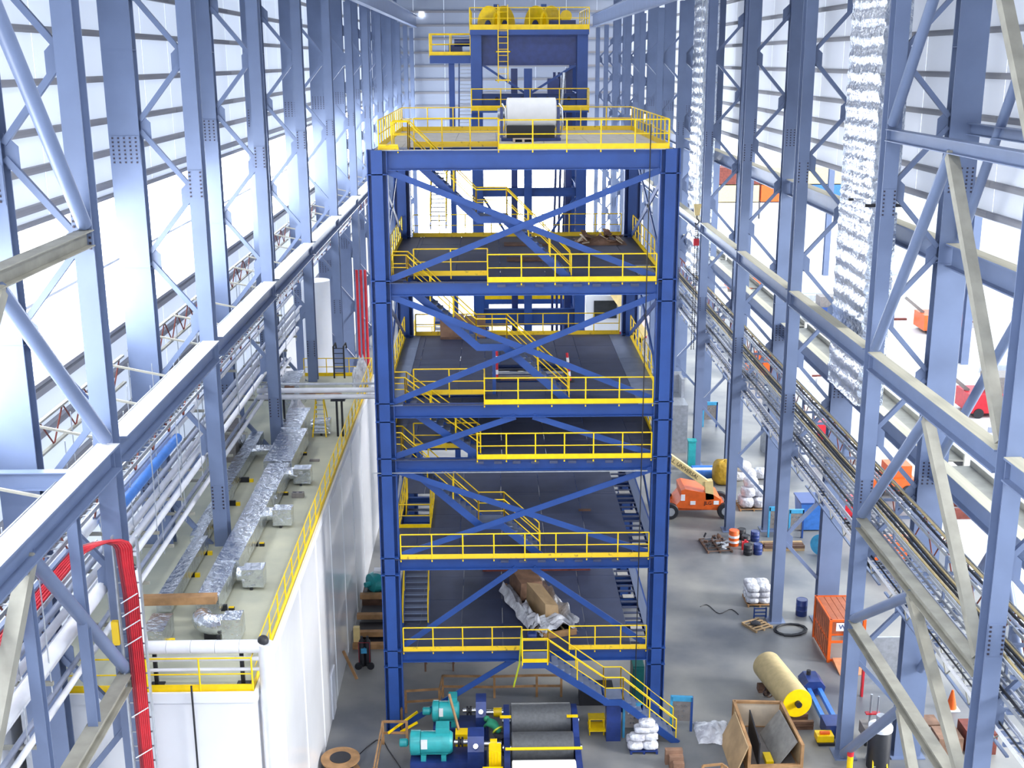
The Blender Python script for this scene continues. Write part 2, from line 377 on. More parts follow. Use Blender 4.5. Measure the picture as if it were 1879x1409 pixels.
for za, zb in ((30.5, 23.6), (23.0, 17.9)):
    chevron(t, -10.4, 30.7, 19.3, za, zb)
chevron(t, -10.4, 30.6, 19.3, 17.0, 11.1, 'steel', 'steel_dark', 0.17)
chevron(t, -10.4, 30.6, 19.3, 10.6, 4.0, 'steel_dark', 'steel_dark', 0.16)
for y, zt in ((24.6, 17.0), (27.8, 17.0)): build(MB().ib((-10.4, y, 8.0 if y < 26 else 10.9), (-10.4, y, zt), 0.26, 0.26, 0.025, (0, 1, 0)), 'hanger_post', 'steel', t)
t = thing('bracing_frame', 'tube bracing between the two nearest right outer columns', 'bracing', (17.0, 37.2, 5))
for za, zb in ((31, 21.3), (20.0, 13.0), (12.0, 4.0)):
    for s, e in ((43.0, 37.2), (31.4, 37.2)): build(MB().cyl((17.0, s, zb), (17.0, e, za), 0.17, n=10), 'brace', 'steel', t, 40)
build(MB().ib((17.0, 31.4, 25.2), (17.0, 43.0, 25.2), 0.36, 0.4, 0.03), 'strut', 'steel', t)
# ================================================================== RAILINGS / STAIRS (shared builders)
POSTM = {}
def post_mesh(h, m):
    k = (round(h, 2), m)
    if k not in POSTM: POSTM[k] = MB().cyl((0,0,-0.12), (0,0,h), 0.027, n=6).mesh('post', m, (0,0,0), 40)
    return POSTM[k]
def railing(parent, path, h=1.07, toe=0.16, m='yellow', sp=1.24, ends=True, toe_m=None):
    path = [V(p) for p in path]
    mb = MB().tube([p+V((0,0,h)) for p in path], 0.027).tube([p+V((0,0,h*0.52)) for p in path], 0.022)
    r = build(mb, 'railing', m, parent, 40)
    for a, b in zip(path, path[1:]):
        L = (b-a).length; n = max(1, round(L/sp))
        for i in range(n+1):
            if a != path[0] and i == 0: continue
            put('post', post_mesh(h, m), r, a+(b-a)*(i/n))
        if toe: build(MB().ob(a+V((0,0,toe/2)), b+V((0,0,toe/2)), 0.03, toe), 'toe_board', toe_m or m, r)
    return r
def stair(parent, pts, y0, y1, axis='x', m='blue', rail_m='yellow', rails=(True, True), tread_m='deck_light'):
    # pts: (u, z) along the run; axis x or y; y0,y1 the two sides
    mk = (lambda u, s, z: V((u, s, z))) if axis == 'x' else (lambda u, s, z: V((s, u, z)))
    mb = MB()
    for s in (y0, y1):
        for (u0, z0), (u1, z1) in zip(pts, pts[1:]):
            flat = abs(z1-z0) < 0.05; e = (0.0 if flat else 0.09)*(1 if u1 > u0 else -1)
            mb.ob(mk(u0-e, s, z0-0.14), mk(u1+e, s, z1-0.14), 0.05 if flat else 0.06, 0.28 if flat else 0.30)
    st = build(mb, 'stair', m, parent)
    tk = ('tread', axis, round(y1-y0, 2), tread_m)
    if tk not in UNIT:
        w = (y1-y0)-0.06
        UNIT[tk] = (MB().box(-.13, .13, -w/2, w/2, -.02, .02) if axis == 'x' else MB().box(-w/2, w/2, -.13, .13, -.02, .02)).mesh('tread', tread_m)
    for (u0, z0), (u1, z1) in zip(pts, pts[1:]):
        if abs(z1-z0) < 0.05:
            a = mk(min(u0,u1), y0+0.03, z0-0.03); b = mk(max(u0,u1), y1-0.03, z0)
            brick('landing', tread_m, st, a.x, b.x, a.y, b.y, a.z, b.z); continue
        n = max(2, round(abs(z1-z0)/0.2))
        for i in range(1, n): put('tread', UNIT[tk], st, mk(u0+(u1-u0)*i/n, (y0+y1)/2, z0+(z1-z0)*i/n))
    for s, on in zip((y0, y1), rails):
        if not on: continue
        mb = MB()
        for hh, rr in ((1.0, 0.027), (0.52, 0.022)): mb.tube([mk(u, s, z+hh) for u, z in pts], rr)
        for (u0, z0), (u1, z1) in zip(pts, pts[1:]):
            n = max(1, round(math.hypot(u1-u0, z1-z0)/1.4))
            for i in range(n+1): mb.cyl(mk(u0+(u1-u0)*i/n, s, z0+(z1-z0)*i/n-0.2), mk(u0+(u1-u0)*i/n, s, z0+(z1-z0)*i/n+1.0), 0.025, n=6)
        build(mb, 'handrail', rail_m, st, 40)
    return st

# ================================================================== FRONT TOWER
TXL, TXR, TYF, TYB = -4.29, 6.71, 45.6, 57.6
Z1, Z2, Z3, Z4, Z5, Z6 = 24.4, 19.38, 14.5, 12.22, 7.95, 3.8
TW = thing('steel_tower', 'tall blue steel tower with six decks, yellow railings and stairs', 'tower', ((TXL+TXR)/2, (TYF+TYB)/2, 0))
for X in (TXL, TXR):
    for Y in (TYF, TYB):
        top = Z1
        mb = MB().ib((X, Y, 0), (X, Y, top), 0.42, 0.74, 0.045, (0, 1, 0)).ib((X, Y, 0), (X, Y, top), 0.42, 0.76, 0.045, (1, 0, 0))
        c = build(mb, 'column', 'blue', TW)
        for z in (Z1-0.9, Z2+0.1, Z2-0.75, Z3+0.1, Z3-0.65, Z4+0.1, Z4-0.6, Z5+0.1, Z5-0.65, Z6+0.1, Z6-0.65, 0.06):
            build(MB().box(X-0.38, X+0.38, Y-0.37, Y+0.37, z-0.02, z+0.02), 'stiffener', 'blue', c)
def fb(z, y, h, w=0.36): return build(MB().ib((TXL+0.38, y, z-h/2), (TXR-0.38, y, z-h/2), w, h, 0.035), 'beam', 'blue', TW)
for z, h in ((Z1, 0.74), (Z2, 0.5), (Z3, 0.52), (Z4, 0.48), (Z5, 0.48), (Z6, 0.5)):
    fb(z-0.03, TYF, h); fb(z-0.03, TYB, h)
    for X in (TXL, TXR): build(MB().ib((X, TYF+0.37, z-0.03-h/2), (X, TYB-0.37, z-0.03-h/2), 0.36, h, 0.035), 'side_beam', 'blue', TW)
    for k in range(1, 5):                                   # joists under the deck
        yy = TYF+(TYB-TYF)*k/5; build(MB().ib((TXL+0.2, yy, z-0.25), (TXR-0.2, yy, z-0.25), 0.2, 0.34, 0.025), 'joist', 'blue', TW)

# X for a pixel column on the front stair line
def fx(px, z, y=46.2):
    lo, hi = -8.0, 11.0
    for _ in range(40):
        m_ = (lo+hi)/2; q = V((m_, y, z-CAMZ)); u = PXC + FPX*q.dot(CR)/q.dot(CF)
        if u < px: lo = m_
        else: hi = m_
    return (lo+hi)/2

def deck(z, holes, m='deck', edge_m=None, nx=7, ny=5, x0=TXL-0.1, x1=TXR+0.1, y0=TYF-0.25, y1=TYB+0.2, slots=False):
    d = build(MB().box(x0, x1, y1-0.04, y1, z-0.12, z-0.03).box(x0, x0+0.04, y0, y1-0.04, z-0.12, z-0.03).box(x1-0.04, x1, y0, y1-0.04, z-0.12, z-0.03), 'deck', 'blue', TW)
    xs = [x0, x0+1.1] + [x0+1.1+(x1-x0-2.2)*i/(nx-2) for i in range(1, nx-2)] + [x1-1.1, x1]
    ys = [y0+(y1-y0)*i/ny for i in range(ny+1)]
    for h in holes: xs += [h[0], h[1]]; ys += [h[2], h[3]]
    def uniq(l):
        l = sorted(l); r = [l[0]]
        for a in l[1:]:
            if a-r[-1] > 0.12: r.append(a)
        return r
    xs, ys = uniq(xs), uniq(ys)
    for i in range(len(xs)-1):
        for j in range(len(ys)-1):
            cx, cy = (xs[i]+xs[i+1])/2, (ys[j]+ys[j+1])/2
            if any(h[0] < cx < h[1] and h[2] < cy < h[3] for h in holes): continue
            mm = edge_m if edge_m and (i == 0 or i == len(xs)-2) else m
            if slots and i == len(xs)-2: continue
            dz = random.uniform(-0.004, 0.004)
            brick('deck_plate', mm, d, xs[i]+0.008, xs[i+1]-0.008, ys[j]+0.008, ys[j+1]-0.008, z-0.03+dz, z+dz)
    if slots:                                               # ladder-like open strip along the right edge
        xa = xs[-2]; n = 22
        for k in range(n):
            ya = y0+(y1-y0)*k/n; brick('cross_bar', 'deck', d, xa+0.01, x1-0.35, ya, ya+0.16, z-0.04, z)
        brick('edge_plate', 'deck_light', d, x1-0.34, x1, y0, y1, z-0.03, z)
        for ya in (47.2, 50.3, 52.8): brick('loose_plate', 'deck_top', d, xa+0.15, xa+0.65, ya, ya+0.35, z+0.005, z+0.02)
    return d
SY0, SY1 = 45.85, 46.75                                     # stair well front / back
def well(z, pa, pb): return (fx(pa, z), fx(pb, z), TYF-0.1, SY1+0.12)
D1 = deck(Z1, [well(Z1, 735, 912)], 'deck_top')
D2 = deck(Z2, [well(Z2, 742, 893)], 'deck')
OP3 = (fx(912, Z3, 49), fx(1032, Z3, 49), 48.6, 51.8)
D3 = deck(Z3, [well(Z3, 742, 888), OP3], 'deck', 'deck_light')
D4 = deck(Z4, [well(Z4, 735, 876)], 'deck')
O5 = (onZ(733, 968, Z5).x, onZ(790, 968, Z5).x, onZ(760, 968, Z5).y, onZ(760, 968, Z5).y+4.3)
D5 = deck(Z5, [O5], 'deck', slots=True)
D6 = deck(Z6, [], 'deck', slots=True)

# stairs along the front face
def run(za, zb, pxa, pxl0, pxl1, pxb):
    xa, l0, l1, xb = fx(pxa, za), fx(pxl0, (za+zb)/2), fx(pxl1, (za+zb)/2), fx(pxb, zb)
    zl = zb + (za-zb)*(xb-l1)/((xb-l1)+(l0-xa))
    return [(xa-0.6, za), (xa, za), (l0, zl), (l1, zl), (xb, zb)]
st1 = stair(TW, run(Z1, Z2, 750, 874, 930, 1047), SY0, SY1)
stair(TW, run(Z2, Z3, 748, 874, 930, 1043), SY0, SY1)
stair(TW, [(fx(722, Z3), Z3), (fx(745, Z3), Z3), (fx(882, Z4), Z4)], SY0, SY1)
stair(TW, run(Z4, Z5, 738, 878, 925, 990), SY0, SY1)
# stair in the rear-left well, running in depth from deck five to deck six
yb6 = onZ(760, 1147, Z6).y
stair(TW, [(yb6, Z6), (yb6+4.6, Z5)], O5[0]+0.12, O5[1]-0.14, axis='y', tread_m='deck_light')
railing(TW, [(O5[0], O5[3], Z5), (O5[0], O5[2], Z5), (O5[1], O5[2], Z5), (O5[1], O5[3]-0.8, Z5)], sp=1.1)
# stair from deck six to the floor, in front of the face
lx0, lx1 = onY(958, 1213, 44.9).x, onY(1006, 1213, 44.9).x
stair(TW, [(lx0, Z6), (lx1, Z6), (onY(1108, 1282, 44.9).x, 2.05), (onY(1140, 1282, 44.9).x, 2.05), (onY(1236, 1350, 44.9).x, 0.1)], 44.35, 45.25)
railing(TW, [(lx0, 45.3, Z6), (lx0, 44.32, Z6), (lx1-0.05, 44.32, Z6)], sp=0.9)
mx = onY(1125, 1282, 44.9).x
build(MB().box(mx-0.3, mx+0.3, 44.5, 45.1, 0, 1.75).box(mx-0.45, mx+0.45, 44.4, 45.2, 1.72, 1.8), 'stair_pedestal', 'navy', TW)

# railings
XL, XR, YF, YBk = TXL-0.02, TXR+0.02, TYF-0.2, TYB+0.15
def front_right(z, px):
    x = fx(px, z, YF); railing(TW, [(x, YF, z), (TXR-0.42 if z < 24 else XR-0.1, YF, z)], toe=0.2)
    w0 = fx(760, z, SY1+0.15)
    railing(TW, [(w0, SY1+0.15, z), (x, SY1+0.15, z), (x, YF, z)], toe=0.2, toe_m='yellow_worn')
front_right(Z1, 915); front_right(Z2, 895); front_right(Z3, 889); front_right(Z4, 876)
railing(TW, [(TXL+0.45, YF, Z5), (TXR-0.42, YF, Z5)], toe=0.2, toe_m='yellow_worn')
railing(TW, [(TXL+0.45, YF, Z6), (lx0, YF, Z6)], toe=0.2, toe_m='yellow_worn')
railing(TW, [(lx1+0.9, YF, Z6), (TXR-0.42, YF, Z6)], toe=0.2, toe_m='yellow_worn')
for z in (Z1, Z2, Z3, Z4):
    a = YF+0.1 if z == Z1 else TYF+0.45
    b = YBk if z == Z1 else TYB-0.45
    for X in ((XL+0.1, XR-0.1) if z == Z1 else (TXL-0.02, TXR+0.02)):
        railing(TW, [(X, a, z), (X, b, z)], sp=1.1, toe=0.2)
    railing(TW, [(XL+(0.1 if z == Z1 else 0.5), YBk, z), (XR-(0.1 if z == Z1 else 0.5), YBk, z)], toe=0.2, toe_m='yellow_worn')
railing(TW, [(XL+0.1, YF+0.05, Z1), (fx(733, Z1), YF+0.05, Z1)], h=0.12, toe=0.2, toe_m='yellow_worn')

# bracing
def br(a, b, w=0.30, h=0.20): build(MB().ob(a, b, 0.03, h, (0, 1, 0) if abs(a[1]-b[1]) < 0.1 else (0, 0, 1)).ob(a, b, w, 0.03, (0, 1, 0) if abs(a[1]-b[1]) < 0.1 else (0, 0, 1), h/2), 'brace', 'blue', TW)
def fbr(a, b): build(MB().ob(a, b, 0.24, 0.05, (0, 1, 0), -0.06).ob(a, b, 0.05, 0.16, (0, 1, 0)), 'brace', 'blue', TW)
YX = TYF
xl, xr = TXL+0.36, TXR-0.36
for zt, zb in ((Z1-0.8, Z2+0.12), (Z2-0.55, Z3+0.12), (Z4-0.5, Z5+0.12)):
    fbr((xl, YX, zt), (xr, YX, zb)); fbr((xl, YX-0.06, zb), (xr, YX-0.06, zt))
for zt, zb in ((Z3-0.55, Z4+0.12), (Z5-0.5, Z6+0.12)):
    for xa in (xl, xr): fbr((xa, YX, zb), ((xl+xr)/2 + (-0.35 if xa < 1 else 0.35), YX, zt))
for xa in (xl, xr): fbr((xa, YX+0.1, 0.2), ((xl+xr)/2 + (-0.35 if xa < 1 else 0.35), YX+0.1, Z6-0.5))
for X in (TXL, TXR):
    for zt, zb in ((Z1-0.8, Z2+0.12), (Z2-0.55, Z3+0.12), (Z4-0.5, Z5+0.12)):
        for ya, yb in ((TYF+0.4, TYB-0.4), (TYB-0.4, TYF+0.4)):
            build(MB().ob((X, ya, zb), (X, yb, zt), 0.05, 0.22), 'brace', 'blue', TW)
# clip angles below the deck edge, hanging conduit
mb = MB()
for z, pxs in ((Z2, range(920, 1180, 35)), (Z4, range(880, 1180, 34)), (Z5, range(926, 1180, 34))):
    for p_ in pxs:
        x_ = fx(p_, z, TYF-0.2); mb.box(x_-0.16, x_+0.16, TYF-0.2, TYF-0.17, z-0.2, z-0.08)
cl = build(mb, 'clip_angle', 'deck', TW); cl['kind'] = 'stuff'
zc = onY(930, 866, TYF-0.3).z
build(MB().tube([(fx(684, zc, TYF-0.3), TYF-0.3, zc-0.25), (fx(684, zc, TYF-0.3), TYF-0.3, zc), (fx(1188, zc, TYF-0.3), TYF-0.3, zc)], 0.03), 'conduit', 'galv', TW, 40)
build(MB().tube([(fx(1188, 20, TYF-0.35), TYF-0.35, Z1+0.9), (fx(1185, 20, TYF-0.35), TYF-0.35, 1.0)], 0.022), 'drop_cable', 'black', TW, 40)
# ================================================================== MEZZANINE BUILDING (left)
MZ = 9.6; MX0, MX1, MY0, MY1 = -14.1, -7.1, 31.9, 68.9
mz = thing('mezzanine_building', 'white-walled building with flat concrete roof and yellow roof railing', 'building', ((MX0+MX1)/2, (MY0+MY1)/2, 0))
mb = MB()
xs = [MX0, -11.1, -9.9, MX1]; 
build(MB().box(MX1-0.12, MX1, MY0, MY1, 0, MZ-0.25), 'side_wall', 'whitegloss', mz)
build(MB().box(MX0+0.02, MX1-0.12, MY0, MY0+0.12, 0, MZ-0.25), 'front_wall', 'white', mz)
build(MB().box(MX0+0.02, MX1-0.12, MY1-0.12, MY1, 0, MZ-0.25), 'end_wall', 'white', mz)
rf = build(MB().box(MX0+0.02, MX1-0.05, MY0+0.02, MY1, MZ-0.25, MZ), 'roof_slab', 'roofcon', mz)
build(MB().box(MX1-0.05, MX1+0.04, MY0-0.06, MY1, MZ-0.3, MZ+0.03).box(MX0+0.02, MX1-0.05, MY0-0.06, MY0+0.02, MZ-0.3, MZ+0.03), 'roof_edge', 'white', mz)
for k in range(1, 9):
    y = MY0+(MY1-MY0)*k/9; build(MB().box(MX1, MX1+0.02, y-0.03, y+0.03, 0.1, MZ-0.3), 'wall_seam', 'white', mz)
build(MB().box(MX1, MX1+0.05, 46.5, 47.5, 0, 2.1), 'door', 'insul', mz)
r = railing(mz, [(MX1-0.1, MY1-0.1, MZ), (MX1-0.1, MY0+0.1, MZ), (-13.4, MY0+0.1, MZ)], toe=0.22, sp=1.5)
railing(mz, [(-11.2, MY1-0.15, MZ), (MX1-0.1, MY1-0.15, MZ)], toe=0.2, sp=1.5)
build(MB().cyl((-8.95, MY0-0.12, 6.0), (-8.95, MY0-0.12, MZ+0.3), 0.03), 'wall_conduit', 'black', mz)
# silver ducts on the roof -------------------------------------------------
def foilbox(mb, x0, x1, y0, y1, z0, z1, n=10, amp=0.025):
    # closed box with slightly puckered faces
    ny = max(2, int(abs(y1-y0)/0.5)); nx = max(2, int(abs(x1-x0)/0.3)); nz = max(2, int(abs(z1-z0)/0.3))
    def j(p):
        q = V(p)*1.7; return (p[0]+amp*noise.noise(q), p[1], p[2]+amp*noise.noise(q+V((7, 3, 1))))
    for fn, a, b in ((lambda u, v: (x0+(x1-x0)*u, y0+(y1-y0)*v, z1), nx, ny), (lambda u, v: (x0, y0+(y1-y0)*v, z0+(z1-z0)*u), nz, ny),
                     (lambda u, v: (x1, y0+(y1-y0)*v, z1+(z0-z1)*u), nz, ny), (lambda u, v: (x0+(x1-x0)*u, y0, z0+(z1-z0)*v), nx, nz),
                     (lambda u, v: (x0+(x1-x0)*u, y1, z1+(z0-z1)*v), nx, nz), (lambda u, v: (x0+(x1-x0)*u, y0+(y1-y0)*v, z0), nx, ny)):
        mb.grid(lambda u, v, f=fn: j(f(u, v)), a, b)
    return mb
dz0, dz1 = MZ+0.22, MZ+0.85
t = thing('roof_duct', 'large foil-wrapped duct with side branches on the mezzanine roof', 'duct', (-9.5, 46, MZ))
secs = [(-9.95, -9.2, 36.7, 39.6), (-9.93, -9.1, 39.6, 46.8), (-9.95, -9.0, 46.8, 50.2), (-10.2, -8.95, 50.3, 55.2), (-10.35, -9.3, 55.2, 58.6)]
for i, (a, b, c, d_) in enumerate(secs):
    build(foilbox(MB(), a, b, c, d_, dz0, dz1+0.04*i), 'duct_section', 'foil', t, 35)
for (y, xe) in ((39.3, -8.15), (45.1, -8.1), (50.0, -8.05), (57.3, -8.15)):
    b = build(MB().cyl((-9.1, y, MZ+0.5), (xe-0.5, y, MZ+0.5), 0.27, n=14), 'branch', 'foil', t, 40)
    build(foilbox(MB(), xe-0.75, xe, y-0.32, y+0.32, MZ+0.12, MZ+0.78), 'branch_box', 'foil', b, 35)
    build(MB().box(xe-0.5, xe-0.4, y-0.3, y-0.2, MZ, MZ+0.3), 'foot', 'black', b)
for y in (37.4, 40.5, 43.0, 45.9, 48.6, 51.5, 54.0): build(MB().box(-9.05, -8.86, y-0.06, y+0.06, MZ, MZ+0.12), 'support_block', 'black', t); build(MB().box(-9.04, -8.87, y-0.065, y+0.03, MZ+0.12, MZ+0.15), 'block_top', 'yellow', t)
for y in (37.4, 40.5, 43.0, 45.9, 48.6, 51.5, 54.0): build(MB().box(-9.7, -9.1, y-0.05, y+0.05, MZ, dz0), 'saddle', 'black', t)
# elbow end piece in front of the timber
pts = []
for k in range(7):
    a = PI/2*k/6; pts.append((-9.55-0.0+0.55*(1-math.cos(a))-0.0, 35.9-0.55*math.sin(a), MZ+0.5))
t2 = thing('duct_elbow', 'foil-wrapped duct elbow at the front of the mezzanine roof', 'duct', (-9, 35.4, MZ))
build(MB().tube(pts + [(-8.3, 35.35, MZ+0.5)], 0.34, 12), 'elbow', 'foil', t2, 50)
build(foilbox(MB(), -8.75, -8.15, 35.0, 35.7, MZ+0.12, MZ+0.82), 'end_box', 'foil', t2, 35); build(MB().box(-8.9, -8.8, 34.9, 35.0, MZ, MZ+0.3), 'foot', 'black', t2)
build(MB().box(-9.4, -9.0, 35.3, 35.4, MZ, MZ+0.2), 'foot', 'black', t2)
t = thing('roof_duct', 'narrower foil-wrapped duct nearer the wall on the mezzanine roof', 'duct', (-11.3, 45, MZ))
for a, b, c, d_ in ((-11.35, -10.85, 36.9, 42.4), (-11.55, -11.05, 42.4, 48.0), (-11.75, -11.15, 48.0, 55.6)):
    build(foilbox(MB(), a, b, c, d_, dz0, dz1-0.15), 'duct_section', 'foil', t, 35)
for y in (38.0, 40.2, 42.2, 44.8, 47.4, 50.3): build(MB().box(-10.85, -10.68, y-0.06, y+0.06, MZ, MZ+0.14), 'support_block', 'yellow', t); build(MB().box(-11.4, -10.87, y-0.05, y+0.05, MZ, dz0), 'saddle', 'black', t)
build(MB().cyl((-11.2, 53.3, MZ+0.5), (-10.2, 53.3, MZ+0.5), 0.25, n=12), 'link_duct', 'foil', t, 40)
t2 = thing('duct_elbow', 'small foil-wrapped duct end below the timber', 'duct', (-10.9, 35.0, MZ))
build(foilbox(MB(), -11.1, -10.45, 34.4, 35.7, MZ+0.1, MZ+0.75), 'end_box', 'foil', t2, 35)
build(MB().box(-10.45, -10.28, 35.0, 35.12, MZ, MZ+0.16), 'support_block', 'yellow', t2); build(MB().box(-11, -10.6, 35.0, 35.12, MZ, MZ+0.1), 'foot', 'black', t2)
tag(build(MB().box(-11.55, -9.15, 36.05, 36.4, MZ+0.86, MZ+1.12).rot(0.03, (-10.3, 36.2, 0)), 'timber_beam', 'wood'), 'brown timber beam lying across the two roof ducts', 'timber')
t = thing('concrete_block', 'grey concrete block with two holes on the mezzanine roof', 'block', (-8.45, 48.4, MZ))
build(MB().box(-8.65, -8.15, 48.2, 48.45, MZ, MZ+0.22), 'body', 'panelgrey', t)
for x in (-8.53, -8.29): build(MB().box(x-0.07, x+0.07, 48.27, 48.38, MZ+0.22, MZ+0.225), 'hole', 'black', t)
tag(build(MB().box(-8.6, -8.15, 53.0, 53.2, MZ, MZ+0.07), 'flat_block', 'panelgrey'), 'flat grey block lying on the roof before the stepladder', 'block')
tag(build(MB().ob((-8.9, 51.1, MZ+0.05), (-9.15, 51.9, MZ+0.9), 0.05, 0.12), 'loose_board', 'rust'), 'reddish board leaning on the foil duct', 'board')
# stepladder
t = thing('stepladder', 'yellow fibreglass stepladder standing on the mezzanine roof', 'ladder', (-8.65, 57.2, MZ))
L0, L1, LT = (-8.98, 56.8), (-8.32, 56.8), 13.0
lzt = onY(586, 727, 57.3).z
for xa, xb in ((-8.98, -8.82), (-8.32, -8.48)):
    build(MB().ob((xa, 56.75, MZ), (xb, 57.4, lzt), 0.06, 0.05), 'rail', 'yellow', t); build(MB().ob((xa, 58.1, MZ), (xb, 57.45, lzt), 0.05, 0.04), 'rear_leg', 'yellow', t)
for k in range(1, 9):
    f = k/9.0; build(MB().box(-8.98+0.16*f, -8.32-0.16*f, 56.72+0.65*f, 56.84+0.65*f, MZ+(lzt-MZ)*f-0.02, MZ+(lzt-MZ)*f+0.02), 'step', 'galv', t)
build(MB().box(-8.86, -8.44, 57.25, 57.55, lzt, lzt+0.05), 'top_cap', 'yellow', t)
# far-end roof clutter
t = thing('wrapped_bundle', 'foil-wrapped equipment bundle at the far end of the mezzanine roof', 'bundle', (-10.7, 62, MZ))
build(foilbox(MB(), -11.4, -10.3, 61.0, 63.5, MZ, MZ+1.7, amp=0.12), 'wrap', 'foil', t, 50); build(MB().box(-11.0, -10.5, 60.9, 61.2, MZ+1.1, MZ+1.5), 'box', 'brown', t)
def rag(x, y, z, rx, ry, rz, sd, seed, name, m, label, cat, parent=None):
    mb = MB()
    def fn(u, v):
        a = 2*PI*u; s_ = math.sin(PI/2*v); k = 1+0.35*noise.noise(V((math.cos(a)*2+seed, math.sin(a)*2, v*2.3)))
        return (x+rx*math.cos(a)*s_*k, y+ry*math.sin(a)*s_*k, max(z, z+rz*math.cos(PI/2*v)*(0.75+0.5*noise.noise(V((math.cos(a)*s_*3, seed, math.sin(a)*s_*3))))))
    mb.grid(fn, sd, sd//2)
    o = build(mb, name, m, parent, 50)
    return tag(o, label, cat) if parent is None else o
rag(-10.3, 60.2, MZ, 0.5, 0.7, 1.1, 16, 3, 'foil_sheet', 'plastic', 'crumpled silver sheet beside the post on the mezzanine roof', 'sheet')
rag(-7.6, 66.6, MZ, 0.5, 0.6, 1.9, 16, 9, 'foil_sheet', 'plastic', 'white wrapped bundle by the far roof railing', 'bundle')
rag(-9.6, 64.6, MZ, 1.1, 0.5, 0.25, 16, 5, 'scrap_pile', 'brown', 'low pile of brown scrap behind the stepladder', 'scrap')
t = thing('caged_ladder', 'dark hooped ladder top at the far end of the roof', 'ladder', (-9.0, 68.2, MZ))
for x in (-9.35, -8.75): build(MB().tube([(x, 68.2, MZ), (x, 68.2, MZ+1.9), (x+0.1, 68.5, MZ+2.05), (x+0.1, 68.8, MZ+1.7)], 0.05), 'hoop', 'black', t, 40)
for k in range(6): build(MB().cyl((-9.35, 68.2, MZ+0.3+0.3*k), (-8.75, 68.2, MZ+0.3+0.3*k), 0.025), 'rung', 'black', t)
# cross pipes to the tower on stands
PZ = onY(600, 716, 56.8).z
t = thing('cross_pipes', 'pair of white pipes crossing from the column to the tower', 'pipes', (-8, 56.8, MZ))
for dz in (0.0, -0.33): build(MB().cyl((-11.6, 56.8, PZ+dz), (-4.7, 56.8, PZ+dz), 0.13, n=12), 'pipe', 'pipewhite', t, 40)
build(MB().box(-11.6, -4.7, 57.05, 57.25, PZ+0.2, PZ+0.26), 'tray', 'galv', t)
for x in (-7.75, -7.5): build(MB().ob((x, 56.9, MZ), (x, 56.9, PZ-0.45), 0.1, 0.1), 'stand', 'black', t)
build(MB().box(-8.0, -7.3, 56.6, 57.2, PZ-0.52, PZ-0.44), 'stand_head', 'black', t)
for x in (-10.6, -10.35): build(MB().ob((x, 56.95, MZ), (x, 56.95, PZ-0.45), 0.1, 0.1), 'stand', 'black', t)
# front insulated pipe
t = thing('insulated_pipe', 'white insulated pipe dropping to the mezzanine roof edge and turning the corner', 'pipe', (-9, 32.3, MZ))
py = 32.25
pa = onY(240, 1045, py); pb = onY(262, 1188, py); pc = onY(476, 1186, py)
def pipe_sec(p, q, r=0.2): return build(MB().cyl(p, q, r, n=16), 'pipe_section', 'pipewhite', t, 40)
zc2 = pb.z
pipe_sec((pa.x, py, pa.z), (pa.x+0.12, py, zc2), 0.19)
n = 5
for k in range(n): pipe_sec((pa.x+0.15+(pc.x-pa.x)*k/n, py, zc2), (pa.x+0.15+(pc.x-pa.x)*(k+0.985)/n, py, zc2), 0.2)
pipe_sec((pc.x+0.2, py-0.02, zc2+0.1), (pc.x+0.2, py-0.02, 0.2), 0.24)
for p in ((pa.x, py, pa.z+0.05), (pa.x+0.12, py, zc2-0.03), (pc.x+0.12, py, zc2+0.18)): build(MB().sphere(p, 0.17, 0.17, 0.17), 'elbow_cap', 'black', t, 60)
for z, r in ((MZ+0.95, 0.07), (MZ+0.6, 0.055)): build(MB().cyl((-10.6, py-0.05, z), (MX1+0.1, py-0.05, z), r, n=10), 'small_pipe', 'pipewhite', t, 40)
for x in (-10.12, -7.55): build(MB().ob((x, py+0.1, MZ), (x, py+0.1, zc2-0.15), 0.11, 0.1), 'stand', 'black', t); build(MB().box(x-0.2, x+0.2, py-0.1, py+0.3, MZ, MZ+0.04), 'foot', 'black', t)

# ================================================================== PIPE RACK ALONG THE LEFT AISLE
def pipe(name, label, x, z, r, m, y0=8.0, y1=70.0, group='pipes on the left rack', elbow=True):
    n = max(1, int((y1-y0)/6.1)); t = thing(name, label, 'pipe', (x, y0, z), group)
    for k in range(n):
        a = y0+(y1-y0)*k/n; b = y0+(y1-y0)*(k+1)/n
        build(MB().cyl((x, a, z), (x, b-0.012, z), r, n=12), 'pipe_section', m, t, 40)
        build(MB().cyl((x, b-0.05, z), (x, b+0.03, z), r*1.06, n=12), 'joint_band', m, t, 40)
    return t
pipe('pipe', 'white insulated pipe on the outer edge of the left rack, upper run', -11.05, 13.35, 0.19, 'pipewhite', 8, 32.0)
pipe('pipe', 'long thin white pipe nearest the column, left rack', -11.02, 13.1, 0.11, 'pipewhite', 34.2, 66)
pipe('pipe', 'white pipe second from the column, left rack', -11.4, 13.1, 0.11, 'pipewhite', 8, 72)
pipe('pipe', 'white pipe third from the column, left rack', -11.75, 13.1, 0.12, 'pipewhite', 8, 72)
pipe('pipe', 'grey pipe fourth from the column, left rack', -12.1, 13.1, 0.10, 'pipegrey', 8, 72)
pipe('pipe', 'large pale pipe on the lower left rack', -11.95, 12.15, 0.22, 'pipewhite', 8, 31)
pipe('pipe', 'grey pipe on the lower left rack beyond the large pale pipe', -12.1, 12.2, 0.14, 'pipegrey', 31.5, 60)
pipe('pipe', 'thick blue-banded pipe under the cable ladder', -11.6, 14.3, 0.17, 'pipeblue', 33.5, 42)
pipe('pipe', 'wide pale duct pipe beside the blue pipe', -12.05, 14.35, 0.22, 'pipewhite', 20, 70)
